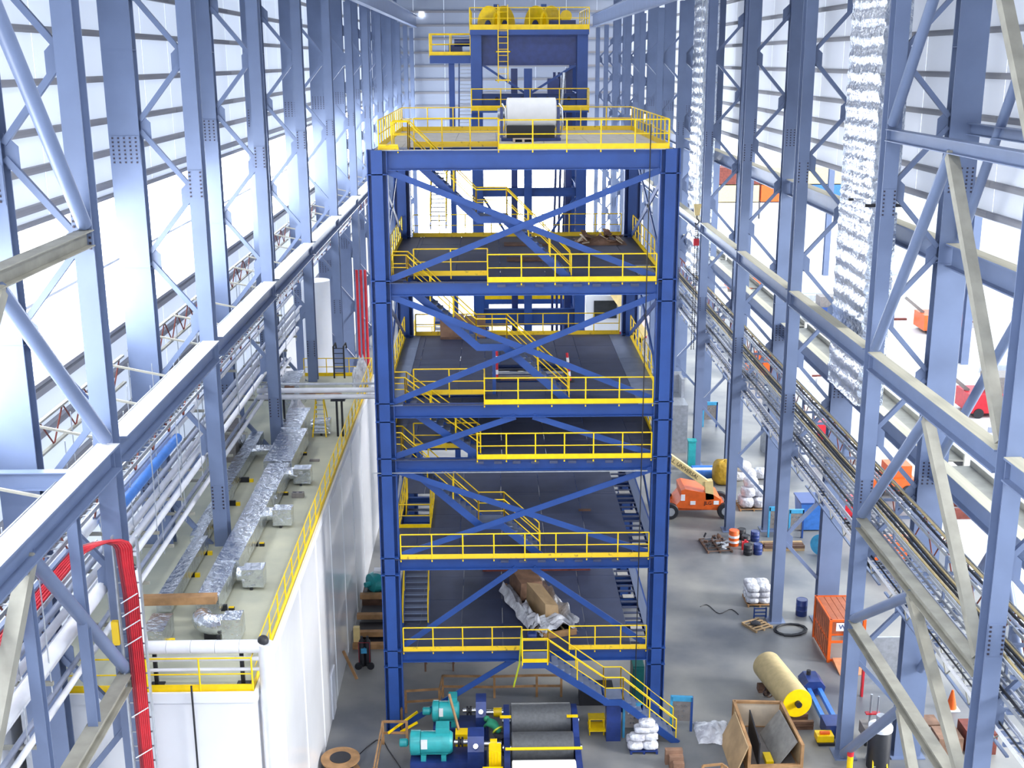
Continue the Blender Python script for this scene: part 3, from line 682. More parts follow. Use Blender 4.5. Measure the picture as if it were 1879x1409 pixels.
pipe('pipe', 'thin grey conduit pipe along the left wall rack', -13.55, 14.2, 0.07, 'pipegrey', 8, 90)
pipe('pipe', 'thin white pipe under the left rack hangers', -11.5, 11.35, 0.09, 'pipewhite', 8, 66)
pipe('pipe', 'slim grey pipe under the left rack hangers', -11.8, 11.35, 0.08, 'pipegrey', 8, 66)
# trapeze hangers
for i, y in enumerate([20.0, 23.2, 26.6, 33.3, 36.3, 39.4, 42.5, 46.2, 49.4, 52.6, 58.2, 61.5, 64.8]):
    t = thing('trapeze_hanger', ORD[min(i, 11)]+' trapeze hanger from the camera under the left pipe rack' if i < 12 else 'farthest trapeze hanger under the left pipe rack', 'hanger', (-12, y, 11), 'trapeze hangers')
    for k, (z, xa, xb) in enumerate(((12.9, -12.5, -10.85), (14.1, -13.4, -11.6), (11.15, -12.9, -11.3))):
        build(MB().ob((xa, y, z), (xb, y, z), 0.09, 0.1), 'cross_bar', 'steel_dark', t)
    for x, za in ((-10.9, 12.9), (-12.45, 11.1), (-11.65, 11.1), (-13.3, 14.1)): build(MB().cyl((x, y, za-0.25), (x, y, 17.0), 0.018, n=6), 'rod', 'galv', t)
# cable ladders
RUNG = {}
def cable_ladder(label, x, z, w, y0, y1, m='galv', step=0.45, side=0.12, group='cable ladders'):
    t = thing('cable_ladder', label, 'cable tray', (x, y0, z), group)
    for s in (-1, 1): build(MB().box(x+s*w/2-0.02, x+s*w/2+0.02, y0, y1, z, z+side), 'side_rail', m, t)
    if (w, m) not in RUNG: RUNG[(w, m)] = MB().box(-w/2+0.02, w/2-0.02, -0.03, 0.03, 0, 0.03).mesh('rung', m)
    for k in range(int((y1-y0)/step)): put('rung', RUNG[(w, m)], t, (x, y0+0.2+k*step, z))
    return t
cable_ladder('galvanised cable ladder hung below the left girder', -10.92, 15.9, 0.3, 20, 92)
cable_ladder('galvanised cable ladder carrying red cables, left rack', -11.3, 14.75, 0.6, 12, 31, step=0.4)
cable_ladder('upper cable ladder behind the left girder', -11.35, 16.75, 0.55, 14, 92, step=0.6)
cable_ladder('inner cable ladder beside the left wall', -12.0, 15.85, 0.6, 14, 92, step=0.6)
for k in range(7):
    x = -11.52+0.075*k
    y_end = 30.2+0.0*k
    pts = [(x, 12+3*i, 14.86+0.02*math.sin(i*2+k)) for i in range(6)] + [(x, 29.2, 14.88)]
    for a in range(1, 7): pts.append((x+(-10.15-x+0.06*k-0.1)*math.sin(a*PI/12)**1.5, 29.4+0.9*math.sin(a*PI/12)+0.02*k, 14.88+0.28*math.sin(a*PI/6)))
    pts += [(-10.25+0.06*k, 30.42, 14.3), (-10.2+0.06*k, 30.42, 13.5), (-10.18+0.055*k, 30.4, 9.0), (-10.15+0.055*k, 30.4, 3.0)]
    tag(build(MB().tube(pts, 0.042, 6), 'red_cable', 'red' if k > 1 else 'darkred', None, 60), '%s red power cable from the left, draped over the rack and down the column' % ORD[k], 'cable', 'red power cables')
t = thing('cable_riser', 'upright galvanised cable tray holding red cables on the nearest left column', 'cable tray', (-10.0, 30.5, 3))
for x in (-10.38, -9.72): build(MB().box(x-0.02, x+0.02, 30.36, 30.5, 3, 15.2), 'side_rail', 'galv', t)
for k in range(26): build(MB().box(-10.36, -9.74, 30.47, 30.5, 3.2+0.46*k, 3.24+0.46*k), 'rung', 'galv', t)
for z in (13.4, 13.0, 12.6, 12.1, 9.9, 8.6): build(MB().ob((-10.28, 30.33, z-0.15), (-9.8, 30.33, z+0.15), 0.015, 0.03), 'cable_tie', 'white', t)
build(MB().box(-10.6, -10.42, 30.3, 30.45, 12.0, 12.7), 'yellow_tag', 'yellow_worn', t)
# bar joists along the left wall
def joist(label, x, z0, z1, y0, y1, m='rust', p=1.0, mc=None):
    t = thing('bar_joist', label, 'joist', (x, y0, z0), 'bar joists along the left wall')
    for z in (z0, z1): build(MB().ob((x, y0, z), (x, y1, z), 0.12, 0.07), 'chord', mc or m, t)
    n = int((y1-y0)/p)
    for k in range(n):
        a = y0+p*k; u, v = (z0, z1) if k % 2 == 0 else (z1, z0)
        build(MB().cyl((x, a, u), (x, a+p, v), 0.028, n=5), 'web_bar', m, t)
for i in range(-1, 8):
    y0 = (BAYS[i] if i >= 0 else 18.9)+0.4; y1 = BAYS[i+1]-(0.4 if i >= 0 else 1.3)
    nm = 'near' if i < 0 else ORD[i]
    joist(nm+'-bay bar joist just below the left daylight panels', -13.6, 16.2, 17.2, y0, y1, 'rust', 1.0, 'steel_dark')
    joist(nm+'-bay bar joist below the left inner girder', -11.17, 15.3, 16.55, y0, y1, 'rust', 1.0, 'steel')
    if i >= 1: joist(nm+'-bay lower bar joist along the left wall', -12.3, 14.9, 15.8, y0, y1, 'steel', 1.2)
    for k, y in enumerate((y0+2.5, y0+6.2, y0+9.8)):
        tag(build(MB().ob((-13.55, y, 17.25), (-11.0, y, 16.7), 0.07, 0.07), 'tie_bar', 'steel_dark'), '%s tie bar across the %s-bay left joists' % (ORD[k], nm), 'tie bar', 'tie bars')
tag(build(MB().ib((-15.0+0.8, 30.2, 16.9), (-10.6, 30.2, 16.9), 0.3, 0.5, 0.03), 'cross_beam', 'steel'), 'bright blue-white cross beam behind the nearest left girder', 'beam')
# units standing beyond the mezzanine columns
t = thing('air_handler', 'dark grey air handling box beside the roof ducts', 'air handler', (-12.3, 54, MZ))
build(MB().box(-13.2, -11.98, 53.0, 55.0, MZ, MZ+1.6), 'casing', 'panelgrey', t); build(MB().cyl((-11.98, 54, MZ+0.8), (-11.78, 54, MZ+0.8), 0.4, n=16), 'outlet', 'foil', t, 40)
t = thing('riser_pipes', 'white tank-like risers beyond the mezzanine with red pipe', 'risers', (-10, 75, 0))
for x, y, r, m in ((-11.0, 73.5, 0.9, 'white'), (-9.55, 86, 0.1, 'red'), (-9.25, 86.0, 0.1, 'red'), (-9.85, 86.0, 0.1, 'red')): build(MB().cyl((x, y, 0), (x, y, 14.5 if r > 0.5 else 13.0), r, n=16), 'riser', m, t, 40)
# ================================================================== RIGHT SIDE RACKS AND DUCTS
cable_ladder('white-railed cable ladder lowest on the right rack', 14.82, 8.7, 0.55, 18, 96, 'pipewhite', 0.42, 0.14, 'right cable ladders')
cable_ladder('second-lowest galvanised cable ladder on the right rack', 14.9, 9.75, 0.6, 18, 96, 'galv', 0.5, 0.12, 'right cable ladders')
cable_ladder('middle galvanised cable ladder on the right rack', 14.9, 10.85, 0.6, 18, 96, 'galv', 0.5, 0.12, 'right cable ladders')
cable_ladder('outer galvanised cable ladder nearest the right outer columns', 15.6, 11.3, 0.6, 18, 96, 'galv', 0.5, 0.12, 'right cable ladders')
cable_ladder('outer low galvanised cable ladder on the right rack', 15.6, 9.2, 0.6, 18, 96, 'galv', 0.5, 0.12, 'right cable ladders')
for i in range(-1, 7):
    y0 = (BAYS[i] if i >= 0 else 18.9)+0.35; y1 = BAYS[i+1]-0.35
    nm = 'near' if i < 0 else ORD[i]
    t = thing('bar_joist', nm+'-bay rust-coloured bar joist behind the right cable ladders', 'joist', (16.05, y0, 9.9), 'right bar joists')
    for z in (9.9, 11.2): build(MB().ob((16.05, y0, z), (16.05, y1, z), 0.1, 0.06), 'chord', 'rust', t)
    n = int((y1-y0)/1.0)
    for k in range(n): build(MB().cyl((16.05, y0+k, 9.9 if k % 2 else 11.2), (16.05, y0+k+1, 11.2 if k % 2 else 9.9), 0.028, n=5), 'web_bar', 'rust', t)
    t = thing('bar_joist', nm+'-bay grey bar joist under the right cable ladders', 'joist', (15.3, y0, 7.4), 'right bar joists')
    for z in (7.4, 8.4): build(MB().ob((15.3, y0, z), (15.3, y1, z), 0.1, 0.06), 'chord', 'steel', t)
    for k in range(n): build(MB().cyl((15.3, y0+k, 7.4 if k % 2 else 8.4), (15.3, y0+k+1, 8.4 if k % 2 else 7.4), 0.026, n=5), 'web_bar', 'steel_dark', t)
    for k, y in enumerate((y0+0.6, (y0+y1)/2, y1-0.6)):
        if y > 95: continue
        t = thing('tray_bracket', '%s bracket frame under the %s-bay right cable ladders' % (ORD[k], nm), 'bracket', (15, y, 8.5), 'tray brackets')
        for z, xa, xb in ((8.63, 14.5, 15.95), (9.66, 14.5, 15.25), (10.77, 14.5, 15.95), (11.22, 15.25, 15.95)): build(MB().ob((xa, y, z), (xb, y, z), 0.1, 0.1), 'arm', 'steel', t)
        build(MB().ob((15.25, y, 8.5), (15.25, y, 11.4), 0.08, 0.08), 'hanger_post', 'steel', t)
def long_cable(label, x, z, r, m, g='cables on the right ladders'):
    pts = [(x+0.02*math.sin(i*1.7+x*9), 18+3.9*i, z+0.015*math.sin(i*2.3)) for i in range(21)]
    tag(build(MB().tube(pts, r, 6), 'long_cable', m, None, 60), label, 'cable', g)
for i, (x, z, r, m) in enumerate([(14.7, 10.95, 0.05, 'tan'), (14.85, 10.95, 0.05, 'black'), (15.0, 10.95, 0.045, 'black'), (15.1, 10.95, 0.045, 'tan'), (15.45, 11.4, 0.05, 'pipegrey'), (15.6, 11.4, 0.05, 'black'), (15.8, 11.4, 0.05, 'tan'), (14.75, 9.85, 0.05, 'black'), (14.95, 9.85, 0.05, 'pipegrey'), (14.75, 8.8, 0.035, 'black'), (14.95, 8.8, 0.035, 'pipegrey')]):
    long_cable('%s %s cable from the hall side, lying along the right cable ladders' % (ORD[i], {'tan': 'tan', 'black': 'black', 'pipegrey': 'grey'}[m]), x, z, r, m)

def rip_duct(t, x0, x1, y0, y1, z0, z1, name='duct_casing'):
    mb = MB()
    def amp(a, z): return 0.05*math.sin(z*9.0+0.8*noise.noise(V((a*0.7, z*0.5, 2)))) + 0.05*noise.noise(V((a*2.1, z*2.1, 5)))
    nz = int((z1-z0)/0.16)
    mb.grid(lambda u, v: (x0+amp(y1+(y0-y1)*u, z0+(z1-z0)*v), y1+(y0-y1)*u, z0+(z1-z0)*v), 14, nz)
    mb.grid(lambda u, v: (x0+(x1-x0)*u+(amp(y0, z0+(z1-z0)*v) if u == 0 else 0), y0+0.07*noise.noise(V((u*5, v*70, 3)))*(1 if 0 < u < 1 else 0), z0+(z1-z0)*v), 8, nz)
    mb.grid(lambda u, v: (x1, y0+(y1-y0)*u, z0+(z1-z0)*v), 4, 20); mb.grid(lambda u, v: (x1+(x0-x1)*u, y1, z0+(z1-z0)*v), 4, 20)
    mb.grid(lambda u, v: (x0+(x1-x0)*u, y1+(y0-y1)*v, z0), 4, 8)
    o = build(mb, name, 'foil', t, 60)
    for z in range(int(z0)+2, int(z1), 4): build(MB().box(x0-0.07, x1+0.02, y0-0.07, y0-0.02, z, z+0.08), 'band', 'galv', t)
    return o
t = thing('vertical_duct', 'large crinkled silver duct dropping between the right columns', 'duct', (15.4, 49, 13.85), 'silver vertical ducts')
rip_duct(t, 14.9, 15.95, 46.95, 51.3, 13.85, 36.9)
build(MB().box(14.6, 14.8, 49, 49.1, 22.0, 22.1).box(14.6, 16.2, 46.75, 46.85, 22.0, 22.12), 'hanger', 'black', t)
t = thing('vertical_duct', 'farther silver duct hanging beside the crane hook', 'duct', (15.4, 89, 12.3), 'silver vertical ducts')
rip_duct(t, 14.9, 15.95, 86.8, 91.2, 12.3, 36.9)
# crane hook
hx, hy = 10.62, 62.0
hz = onY(1278, 385, hy).z
t = thing('crane_hook', 'yellow crane hook block with chain slings hanging by the right columns', 'crane hook', (hx, hy, 12))
for dx in (-0.1, 0.1): build(MB().cyl((hx+dx, hy, hz+0.2), (hx+dx, hy, 36.9), 0.02, n=6), 'rope', 'galv', t)
build(MB().prism([(hx-0.2, hz+0.3), (hx+0.2, hz+0.3), (hx+0.12, hz-0.28), (hx-0.12, hz-0.28)], 'y', hy-0.1, hy+0.1), 'block', 'cream', t)
build(MB().tube([(hx, hy, hz-0.25), (hx, hy, hz-0.45), (hx+0.1, hy, hz-0.55), (hx+0.1, hy, hz-0.68), (hx, hy, hz-0.75), (hx-0.1, hy, hz-0.68)], 0.035), 'hook', 'black', t, 50)
build(MB().box(hx-0.14, hx+0.14, hy-0.12, hy+0.12, hz-1.85, hz-1.5), 'lower_hook_block', 'red', t)
zb = onY(1270, 640, hy).z
for dx in (-0.06, 0.0, 0.07):
    mb = MB(); z = hz-0.75; k = 0
    while z > (zb if dx else hz-1.5): mb.box(hx+dx-0.018, hx+dx+0.018, hy-0.018-0.02*(k % 2), hy+0.018+0.02*(k % 2), z-0.085, z); z -= 0.11; k += 1
    c = build(mb, 'chain', 'black', t); c['kind'] = 'stuff'

# ================================================================== REAR DRIVE TOWER
RT = thing('rear_tower', 'blue drive tower behind with yellow sheaves and railed top platform', 'tower', (1.9, 65, 0))
A0, A1, AY0, AY1 = -0.75, 4.68, 63.5, 69.5
for X in (A0, A1):
    for Y in (AY0, AY1): build(MB().ib((X, Y, 0), (X, Y, 28.9), 0.55, 0.55, 0.04, (0, 1, 0)), 'column', 'blue', RT)
build(MB().ob((1.9, AY0, 0), (1.9, AY0, 27.2), 0.42, 0.4, (0, 1, 0)), 'centre_post', 'blue', RT)
for x in (1.2, 4.05): build(MB().ob((x, AY0+0.5, 6), (x, AY0+0.5, 27.2), 0.34, 0.34, (0, 1, 0)), 'guide_mast', 'navy', RT)
ZT = 29.1
build(MB().box(A0-0.3, A1+0.3, AY0-0.5, AY1+0.3, ZT-0.25, ZT), 'top_platform', 'blue', RT)
build(MB().ib((A0+0.2, AY0+0.2, ZT-1.0), (A1-0.2, AY0+0.2, ZT-1.0), 0.5, 1.5, 0.05), 'top_beam', 'navy', RT)
railing(RT, [(A0-0.3, AY1+0.2, ZT), (A0-0.3, AY0-0.45, ZT), (A1+0.3, AY0-0.45, ZT), (A1+0.3, AY1+0.2, ZT)], toe=0.25, sp=1.5)
ZW = 25.15
build(MB().box(A0-0.25, A1+0.25, AY0-1.5, AY0-0.4, ZW-0.1, ZW), 'walkway', 'blue', RT)
railing(RT, [(A0-0.25, AY0-0.5, ZW), (A0-0.25, AY0-1.45, ZW), (A1+0.25, AY0-1.45, ZW), (A1+0.25, AY0-0.5, ZW)], toe=0.25, sp=1.5)
for z, h in ((25.6, 0.7), (20.9, 0.45), (14.2, 0.9), (9.5, 0.5), (5.0, 0.5)):
    build(MB().ib((A0+0.28, AY0, z), (A1-0.28, AY0, z), 0.3, h, 0.03), 'cross_beam', 'blue', RT)
    for X in (A0, A1): build(MB().ib((X, AY0+0.28, z), (X, AY1-0.28, z), 0.3, h, 0.03), 'side_beam', 'blue', RT)
for x in (0.3, 1.0, 1.6, 2.3, 2.9, 4.0): build(MB().cyl((x, AY0-0.17, 25.7), (x, AY0-0.14, 25.7), 0.1, n=10), 'hole', 'black', RT)
for zt, zb in ((26.9, 26.0), (20.6, 17.2), (13.7, 9.8)):
    for xa, xb in ((A0+0.3, 1.7), (A1-0.3, 2.1)): build(MB().ob((xa, AY0+0.05, zt if zt < 26 else 27.4), (xb, AY0+0.05, zb), 0.12, 0.16, (0, 1, 0)), 'brace', 'blue', RT)
for x, y in ((3.3, AY0+0.9), (3.55, AY0+0.9), (3.8, AY0+0.9)): build(MB().tube([(x, y, 27), (x+0.1, y, 22), (x-0.05, y, 15), (x, y, 6)], 0.07), 'hydraulic_hose', 'navy', RT, 40)
build(MB().cyl((3.45, AY0-0.1, 22.5), (3.75, AY0-0.1, 27.0), 0.1, n=10), 'cylinder_rod', 'chrome', RT, 40)
build(MB().box(2.9, 3.5, AY0, AY0+0.6, 25.9, 26.7), 'drive_box', 'navy', RT)
# sheaves on top: pairs of splayed yellow half guards
for i, x in enumerate((0.3, 2.75)):
    for s in (-1, 1):
        c = V((x+s*0.38, AY0+1.2, ZT+0.25)); ax = V((s*0.82, -0.57, 0.0)); rad = V((0.57*s, 0.82, 0)).normalized()
        mb = MB(); n = 14; r0, r1, hw = 0.28, 0.98, 0.07
        for k in range(n):
            q_ = []
            for a_ in (PI*k/n, PI*(k+1)/n):
                d_ = rad*math.cos(a_)+V((0, 0, math.sin(a_)))
                q_.append([c+d_*r0-ax*hw, c+d_*r1-ax*hw, c+d_*r1+ax*hw, c+d_*r0+ax*hw])
            mb.hexa([q_[0][0], q_[0][1], q_[0][2], q_[0][3], q_[1][0], q_[1][1], q_[1][2], q_[1][3]])
        sh = build(mb, 'sheave_guard', 'yellow', RT)
        build(MB().cyl(c-ax*0.1, c+ax*0.1, 0.26, n=14), 'hub', 'navy', sh)
    build(MB().prism([(x-0.3, ZT), (x+0.3, ZT), (x+0.1, ZT+1.3), (x-0.1, ZT+1.3)], 'y', AY0+1.5, AY0+1.7), 'sheave_bracket', 'navy', RT)
    build(MB().box(x-0.14, x+0.14, AY0+1.1, AY0+1.5, ZT+1.1, ZT+1.3), 'sheave_cap', 'blue', RT)
build(MB().box(2.6, 4.4, AY0+0.9, AY0+1.9, ZT, ZT+0.5), 'winch_base', 'navy', RT)
build(MB().lathe((3.9, AY0+1.0, ZT+0.7), (0, 1, 0), [(0, 0.15), (0, 0.3), (0.15, 0.3), (0.15, 0.15)], 18), 'small_sheave', 'yellow', RT, 30)
# caged ladder
lx = 0.62
ld = build(MB().box(lx-0.27, lx-0.22, AY0-0.62, AY0-0.56, 26.5, ZT+1.2).box(lx+0.22, lx+0.27, AY0-0.62, AY0-0.56, 26.5, ZT+1.2), 'ladder', 'yellow', RT)
for k in range(12): build(MB().cyl((lx-0.24, AY0-0.59, 26.65+0.3*k), (lx+0.24, AY0-0.59, 26.65+0.3*k), 0.018, n=6), 'rung', 'yellow', ld)
for z in (26.6, 28.0): build(MB().box(lx-0.4, lx+0.4, AY0-0.9, AY0-0.85, z, z+0.06).box(lx-0.4, lx-0.35, AY0-0.9, AY0-0.55, z, z+0.06).box(lx+0.35, lx+0.4, AY0-0.9, AY0-0.55, z, z+0.06), 'cage_hoop', 'yellow', ld)
# side platform, its post and the far stair
SZ = onY(830, 100, 65).z; sx0, sx1 = onY(790, 100, 65).x, A0-0.3
build(MB().box(sx0, sx1, 64, 66.5, SZ-0.45, SZ-0.05), 'side_platform', 'blue', RT)
railing(RT, [(sx1, 64.05, SZ-0.05), (sx0, 64.05, SZ-0.05), (sx0, 66.4, SZ-0.05), (sx1, 66.4, SZ-0.05)], sp=1.0, toe=0.18)
build(MB().ob((-2.05, 64.6, 0), (-2.05, 64.6, SZ-0.45), 0.3, 0.3, (0, 1, 0)), 'post', 'blue', RT)
build(MB().box(-2.2, -1.5, 65, 65.9, SZ-0.05, SZ+0.55).cyl((-1.9, 65.0, SZ+0.6), (-1.1, 65.0, SZ+0.6), 0.2), 'platform_motor', 'navy', RT)
stair(RT, [(64.8, 22.2), (68.4, SZ-0.2)], -1.75, -1.05, axis='y', rails=(False, False), tread_m='galv')
build(MB().box(-3.2, -1.1, 63.6, 64.7, 22.0, 22.15), 'lower_landing', 'blue', RT)
stair(RT, [(61.2, 19.5), (63.6, 22.1)], -3.15, -2.35, axis='y', tread_m='galv')
stair(RT, [(59.0, 9.0), (63.6, 14.0)], -3.15, -2.35, axis='y', tread_m='galv')
build(MB().box(-3.2, -1.1, 63.6, 64.7, 13.8, 13.95), 'lower_landing', 'blue', RT)
# low machinery platforms behind
for i, (x0, x1, y, z) in enumerate(((-0.6, 4.6, 72, 13.5), (-5.5, -1.5, 80, 9.0), (-0.5, 4.5, 76, 9.0))):
    t = thing('work_platform', 'yellow-railed blue work platform %s behind the towers' % ('high' if i == 0 else 'to the left' if i == 1 else 'low'), 'platform', ((x0+x1)/2, y+1, 0), 'rear work platforms')
    build(MB().box(x0, x1, y, y+2.5, z-0.3, z), 'deck', 'blue', t)
    for xx in (x0+0.2, x1-0.2): build(MB().ob((xx, y+0.3, 0), (xx, y+0.3, z-0.3), 0.3, 0.3, (0, 1, 0)), 'leg', 'blue', t); build(MB().ob((xx, y+2.2, 0), (xx, y+2.2, z-0.3), 0.3, 0.3, (0, 1, 0)), 'leg', 'blue', t)
    railing(t, [(x0, y+2.4, z), (x0, y+0.05, z), (x1, y+0.05, z), (x1, y+2.4, z)], toe=0.25, sp=1.3)
# white mobile crane far behind
t = thing('mobile_crane', 'white crane cab with dark window and yellow boom behind the tower', 'crane', (11.2, 119, 0))
build(MB().box(9.3, 13.2, 117.5, 122, 1.2, 4.9), 'cab', 'white', t); build(MB().box(10.1, 12.4, 117.4, 117.5, 2.6, 4.4), 'window', 'glassdark', t)
build(MB().box(8.9, 15.5, 117.6, 122, 0.5, 1.2), 'chassis', 'red', t)
build(MB().ob((12.0, 116.9, 5.4), (15.2, 116.9, 0.9), 0.9, 0.9, (0, 1, 0)), 'boom', 'cream', t); build(MB().cyl((13.2, 116.35, 3.9), (13.2, 116.5, 3.9), 0.25), 'boom_pin', 'black', t)
build(MB().ob((15.0, 119, 1.0), (17.0, 119, 4.5), 0.6, 0.5, (0, 1, 0)), 'stinger', 'white', t)
for x in (9.6, 12, 14.6): build(MB().cyl((x, 117.3, 0.55), (x, 118, 0.55), 0.55, n=18), 'wheel', 'black', t, 40)
for i, (x, y, n) in enumerate(((-6.0, 112, 4), (-4.8, 120, 5), (-3.5, 108, 3), (-1.2, 116, 3), (0.8, 106, 3), (5.5, 110, 4))):
    t = thing('stacked_panels', ORD[i]+' pile of pale stacked panels from the left, on the floor behind the towers', 'panels', (x, y, 0), 'panel piles')
    for k in range(n): build(MB().box(x-1.1+0.1*(k % 2), x+1.1, y-1.2, y+1.2-0.15*(k % 3), 0.32*k, 0.32*k+0.24), 'panel', 'pipewhite' if k % 2 else 'pipegrey', t)
# ================================================================== DRIVE LINE IN FRONT OF THE TOWER
def text_mesh(s, size, m, depth=0.004):
    cu = bpy.data.curves.new('lettering', 'FONT'); cu.body = s; cu.size = size; cu.extrude = depth; cu.align_x = 'CENTER'; cu.align_y = 'CENTER'
    o = bpy.data.objects.new('tmp', cu); COL.objects.link(o)
    me = bpy.data.meshes.new_from_object(o.evaluated_get(bpy.context.evaluated_depsgraph_get()))
    bpy.data.objects.remove(o); me.materials.clear(); me.materials.append(M[m]); return me
def letters(s, size, m, parent, wloc, rot):
    bpy.context.view_layer.update()
    o = put('lettering', text_mesh(s, size, m), parent, wloc); o.rotation_euler = rot; return o
def motor(label, x0, x1, y, z, r, skid):
    t = thing('electric_motor', label, 'motor', ((x0+x1)/2, y, 0))
    L = x1-x0
    build(MB().lathe((x0+L*0.28, y, z), (1, 0, 0), [(0, r*0.9), (0.02, r), (L*0.66, r), (L*0.72, r*0.8)], 20), 'casing', 'teal', t, 40)
    build(MB().lathe((x0+L*0.04, y, z), (1, 0, 0), [(0, r*0.75), (0.05, r*1.08), (L*0.24, r*1.08), (L*0.24, r*0.9)], 20), 'fan_cowl', 'teal', t, 40)
    build(MB().lathe((x0-0.35, y, z), (1, 0, 0), [(0, 0.12), (0.03, 0.17), (0.3, 0.17), (0.36, 0.1)], 14), 'encoder', 'teal', t, 40)
    build(MB().box(x0+L*0.62, x0+L*0.92, y-0.1, y+0.45, z+r*0.8, z+r+0.22), 'terminal_box', 'teal', t)
    for k in range(7): build(MB().box(x0+L*0.32, x0+L*0.9, y+r*math.cos(k*0.5-0.2)-0.01, y+r*math.cos(k*0.5-0.2)+0.01, z-r*0.2-0.03*k, z-r*0.2-0.03*k+0.02), 'fin', 'teal', t)
    build(MB().box(x0+L*0.3, x0+L*0.44, y-r-0.02, y-r*0.72, z-0.02, z+r*0.7), 'name_plate', 'white', t)
    for xx in (x0+L*0.35, x0+L*0.8): build(MB().box(xx-0.1, xx+0.1, y-r, y+r, z-r-0.12, z-r*0.7), 'foot', 'teal', t)
    build(MB().box(x0+0.1, x1+0.9, y-r-0.12, y+r+0.12, 0.0, z-r-0.12), 'skid', 'navy', t)
    return t
motor('larger teal electric motor nearest the camera beside the rolls', -3.55, -1.75, 42.75, 1.15, 0.46, 1)
motor('smaller teal electric motor under the tower edge', -2.75, -1.55, 45.15, 1.15, 0.42, 1)
def gearbox(label, x0, x1, y, h, xs):
    t = thing('gearbox', label, 'gearbox', ((x0+x1)/2, y, 0))
    build(MB().prism([(y-0.7, 0.25), (y+0.7, 0.25), (y+0.7, h*0.7), (y+0.35, h), (y-0.35, h), (y-0.7, h*0.7)], 'x', x0, x1), 'housing', 'navy', t)
    build(MB().box(x0-0.1, x1+0.1, y-0.8, y+0.8, 0, 0.25), 'base', 'navy', t)
    for dy in (-0.45, 0.1): build(MB().lathe((x0+(x1-x0)/2, y+dy, h*0.72), (0, -1, 0.8), [(0.3, 0.1), (0.5, 0.1), (0.5, 0.04)], 10), 'cap', 'chrome', t, 40)
    build(MB().cyl((x0-0.55, y, 1.15), (x0, y, 1.15), 0.09, n=12), 'input_shaft', 'chrome', t, 40)
    build(MB().lathe((x0-0.4, y, 1.15), (1, 0, 0), [(0, 0.09), (0, 0.2), (0.08, 0.2), (0.08, 0.12), (0.14, 0.12), (0.14, 0.2), (0.22, 0.2), (0.22, 0.09)], 14), 'coupling', 'black', t, 30)
    build(MB().cyl((x1, y, 1.05), (xs, y, 1.05), 0.11, n=12), 'output_shaft', 'chrome', t, 40)
    build(MB().cyl((x1+(xs-x1)*0.35, y, 1.05), (x1+(xs-x1)*0.75, y, 1.05), 0.2, n=14), 'shaft_guard', 'yellow', t, 40)
    return t
gearbox('blue gearbox driven by the larger teal motor', -1.15, -0.5, 42.75, 1.6, 0.2)
gearbox('blue gearbox with chrome caps under the tower edge', -0.85, -0.42, 45.15, 1.75, 0.45)
# roll stand
t = thing('roll_stand', 'blue roll stand with two dark rubber rolls and one pale roll', 'roll stand', (1.9, 43.6, 0))
for x in (0.42, 3.25):
    build(MB().prism([(40.4, 0), (45.6, 0), (45.6, 1.1), (45.0, 1.5), (43.9, 1.5), (43.1, 1.1), (40.4, 0.95)], 'x', x-0.12, x+0.12), 'side_frame', 'navy', t)
for (y, z, r, m) in ((44.55, 1.0, 0.72, 'roll_dark'), (42.75, 0.85, 0.62, 'roll_dark'), (41.15, 0.62, 0.58, 'roll_pale')):
    rl = build(MB().lathe((0.6, y, z), (1, 0, 0), [(0, r*0.9), (0.03, r), (2.47, r), (2.5, r*0.9)], 36), 'roll', m, t, 40)
    build(MB().cyl((0.25, y, z), (3.45, y, z), 0.12, n=14), 'journal', 'chrome', rl, 40)
build(MB().cyl((0.35, 41.95, 1.3), (3.4, 41.95, 1.3), 0.06, n=8), 'yellow_bar', 'yellow', t, 40)
for x in (0.45, 3.2): build(MB().box(x-0.3, x+0.16, 43.9, 44.0, 1.5, 1.58), 'yellow_stop', 'yellow', t)
# yellow guard boxes
for lab, x0, x1, y0, y1, h in (('small yellow guard box beside the rear motor', onZ(805, 1340, 0.7).x, onZ(825, 1340, 0.7).x, 43.85, 44.35, 0.85), ('wide yellow guard box between the two drives', onZ(836, 1340, .8).x, onZ(876, 1340, .8).x, 43.7, 44.2, 0.9), ('yellow guard box in front of the roll stand', -0.3, 0.18, 41.55, 42.15, 1.45), ('low yellow guard box at the frame edge', -0.55, 0.25, 40.6, 41.2, 1.0), ('yellow machine cover at the bottom of the frame', -2.0, -1.4, 40.6, 41.3, 0.6)):
    t = thing('guard_box', lab, 'guard', ((x0+x1)/2, (y0+y1)/2, 0))
    build(MB().box(x0, x1, y0, y1, h*0.35, h), 'cover', 'yellow', t); build(MB().box(x0+0.05, x1-0.05, y0+0.05, y1-0.05, 0, h*0.35), 'pedestal', 'yellow_worn', t)
    for k in range(3): build(MB().box(x0+(x1-x0)*(k+1)/4-0.008, x0+(x1-x0)*(k+1)/4+0.008, y0-0.01, y0, h*0.38, h*0.97), 'rib', 'yellow_worn', t)
tag(build(MB().ob((-1.55, 43.9, 1.0), (-1.95, 44.6, 2.25), 0.08, 0.1), 'loose_plank', 'wood'), 'pale wooden plank leaning over the rear drive', 'plank')
t = thing('blue_cart', 'small blue cart at the bottom edge beside the timber rail', 'cart', (-4.3, 40.9, 0)); build(MB().box(-4.5, -4.2, 40.3, 41.4, 0.5, 0.62), 'tray', 'skyblue', t)
for x in (-4.45, -4.25):
    for y in (40.4, 41.3): build(MB().box(x-0.03, x+0.03, y-0.03, y+0.03, 0, 0.5), 'leg', 'skyblue', t)
t = thing('blue_valve_box', 'blue valve box with chrome knobs at the bottom edge', 'valve box', (-0.9, 41.1, 0)); build(MB().box(-1.1, -0.72, 40.9, 41.4, 0, 0.8), 'body', 'blue', t)
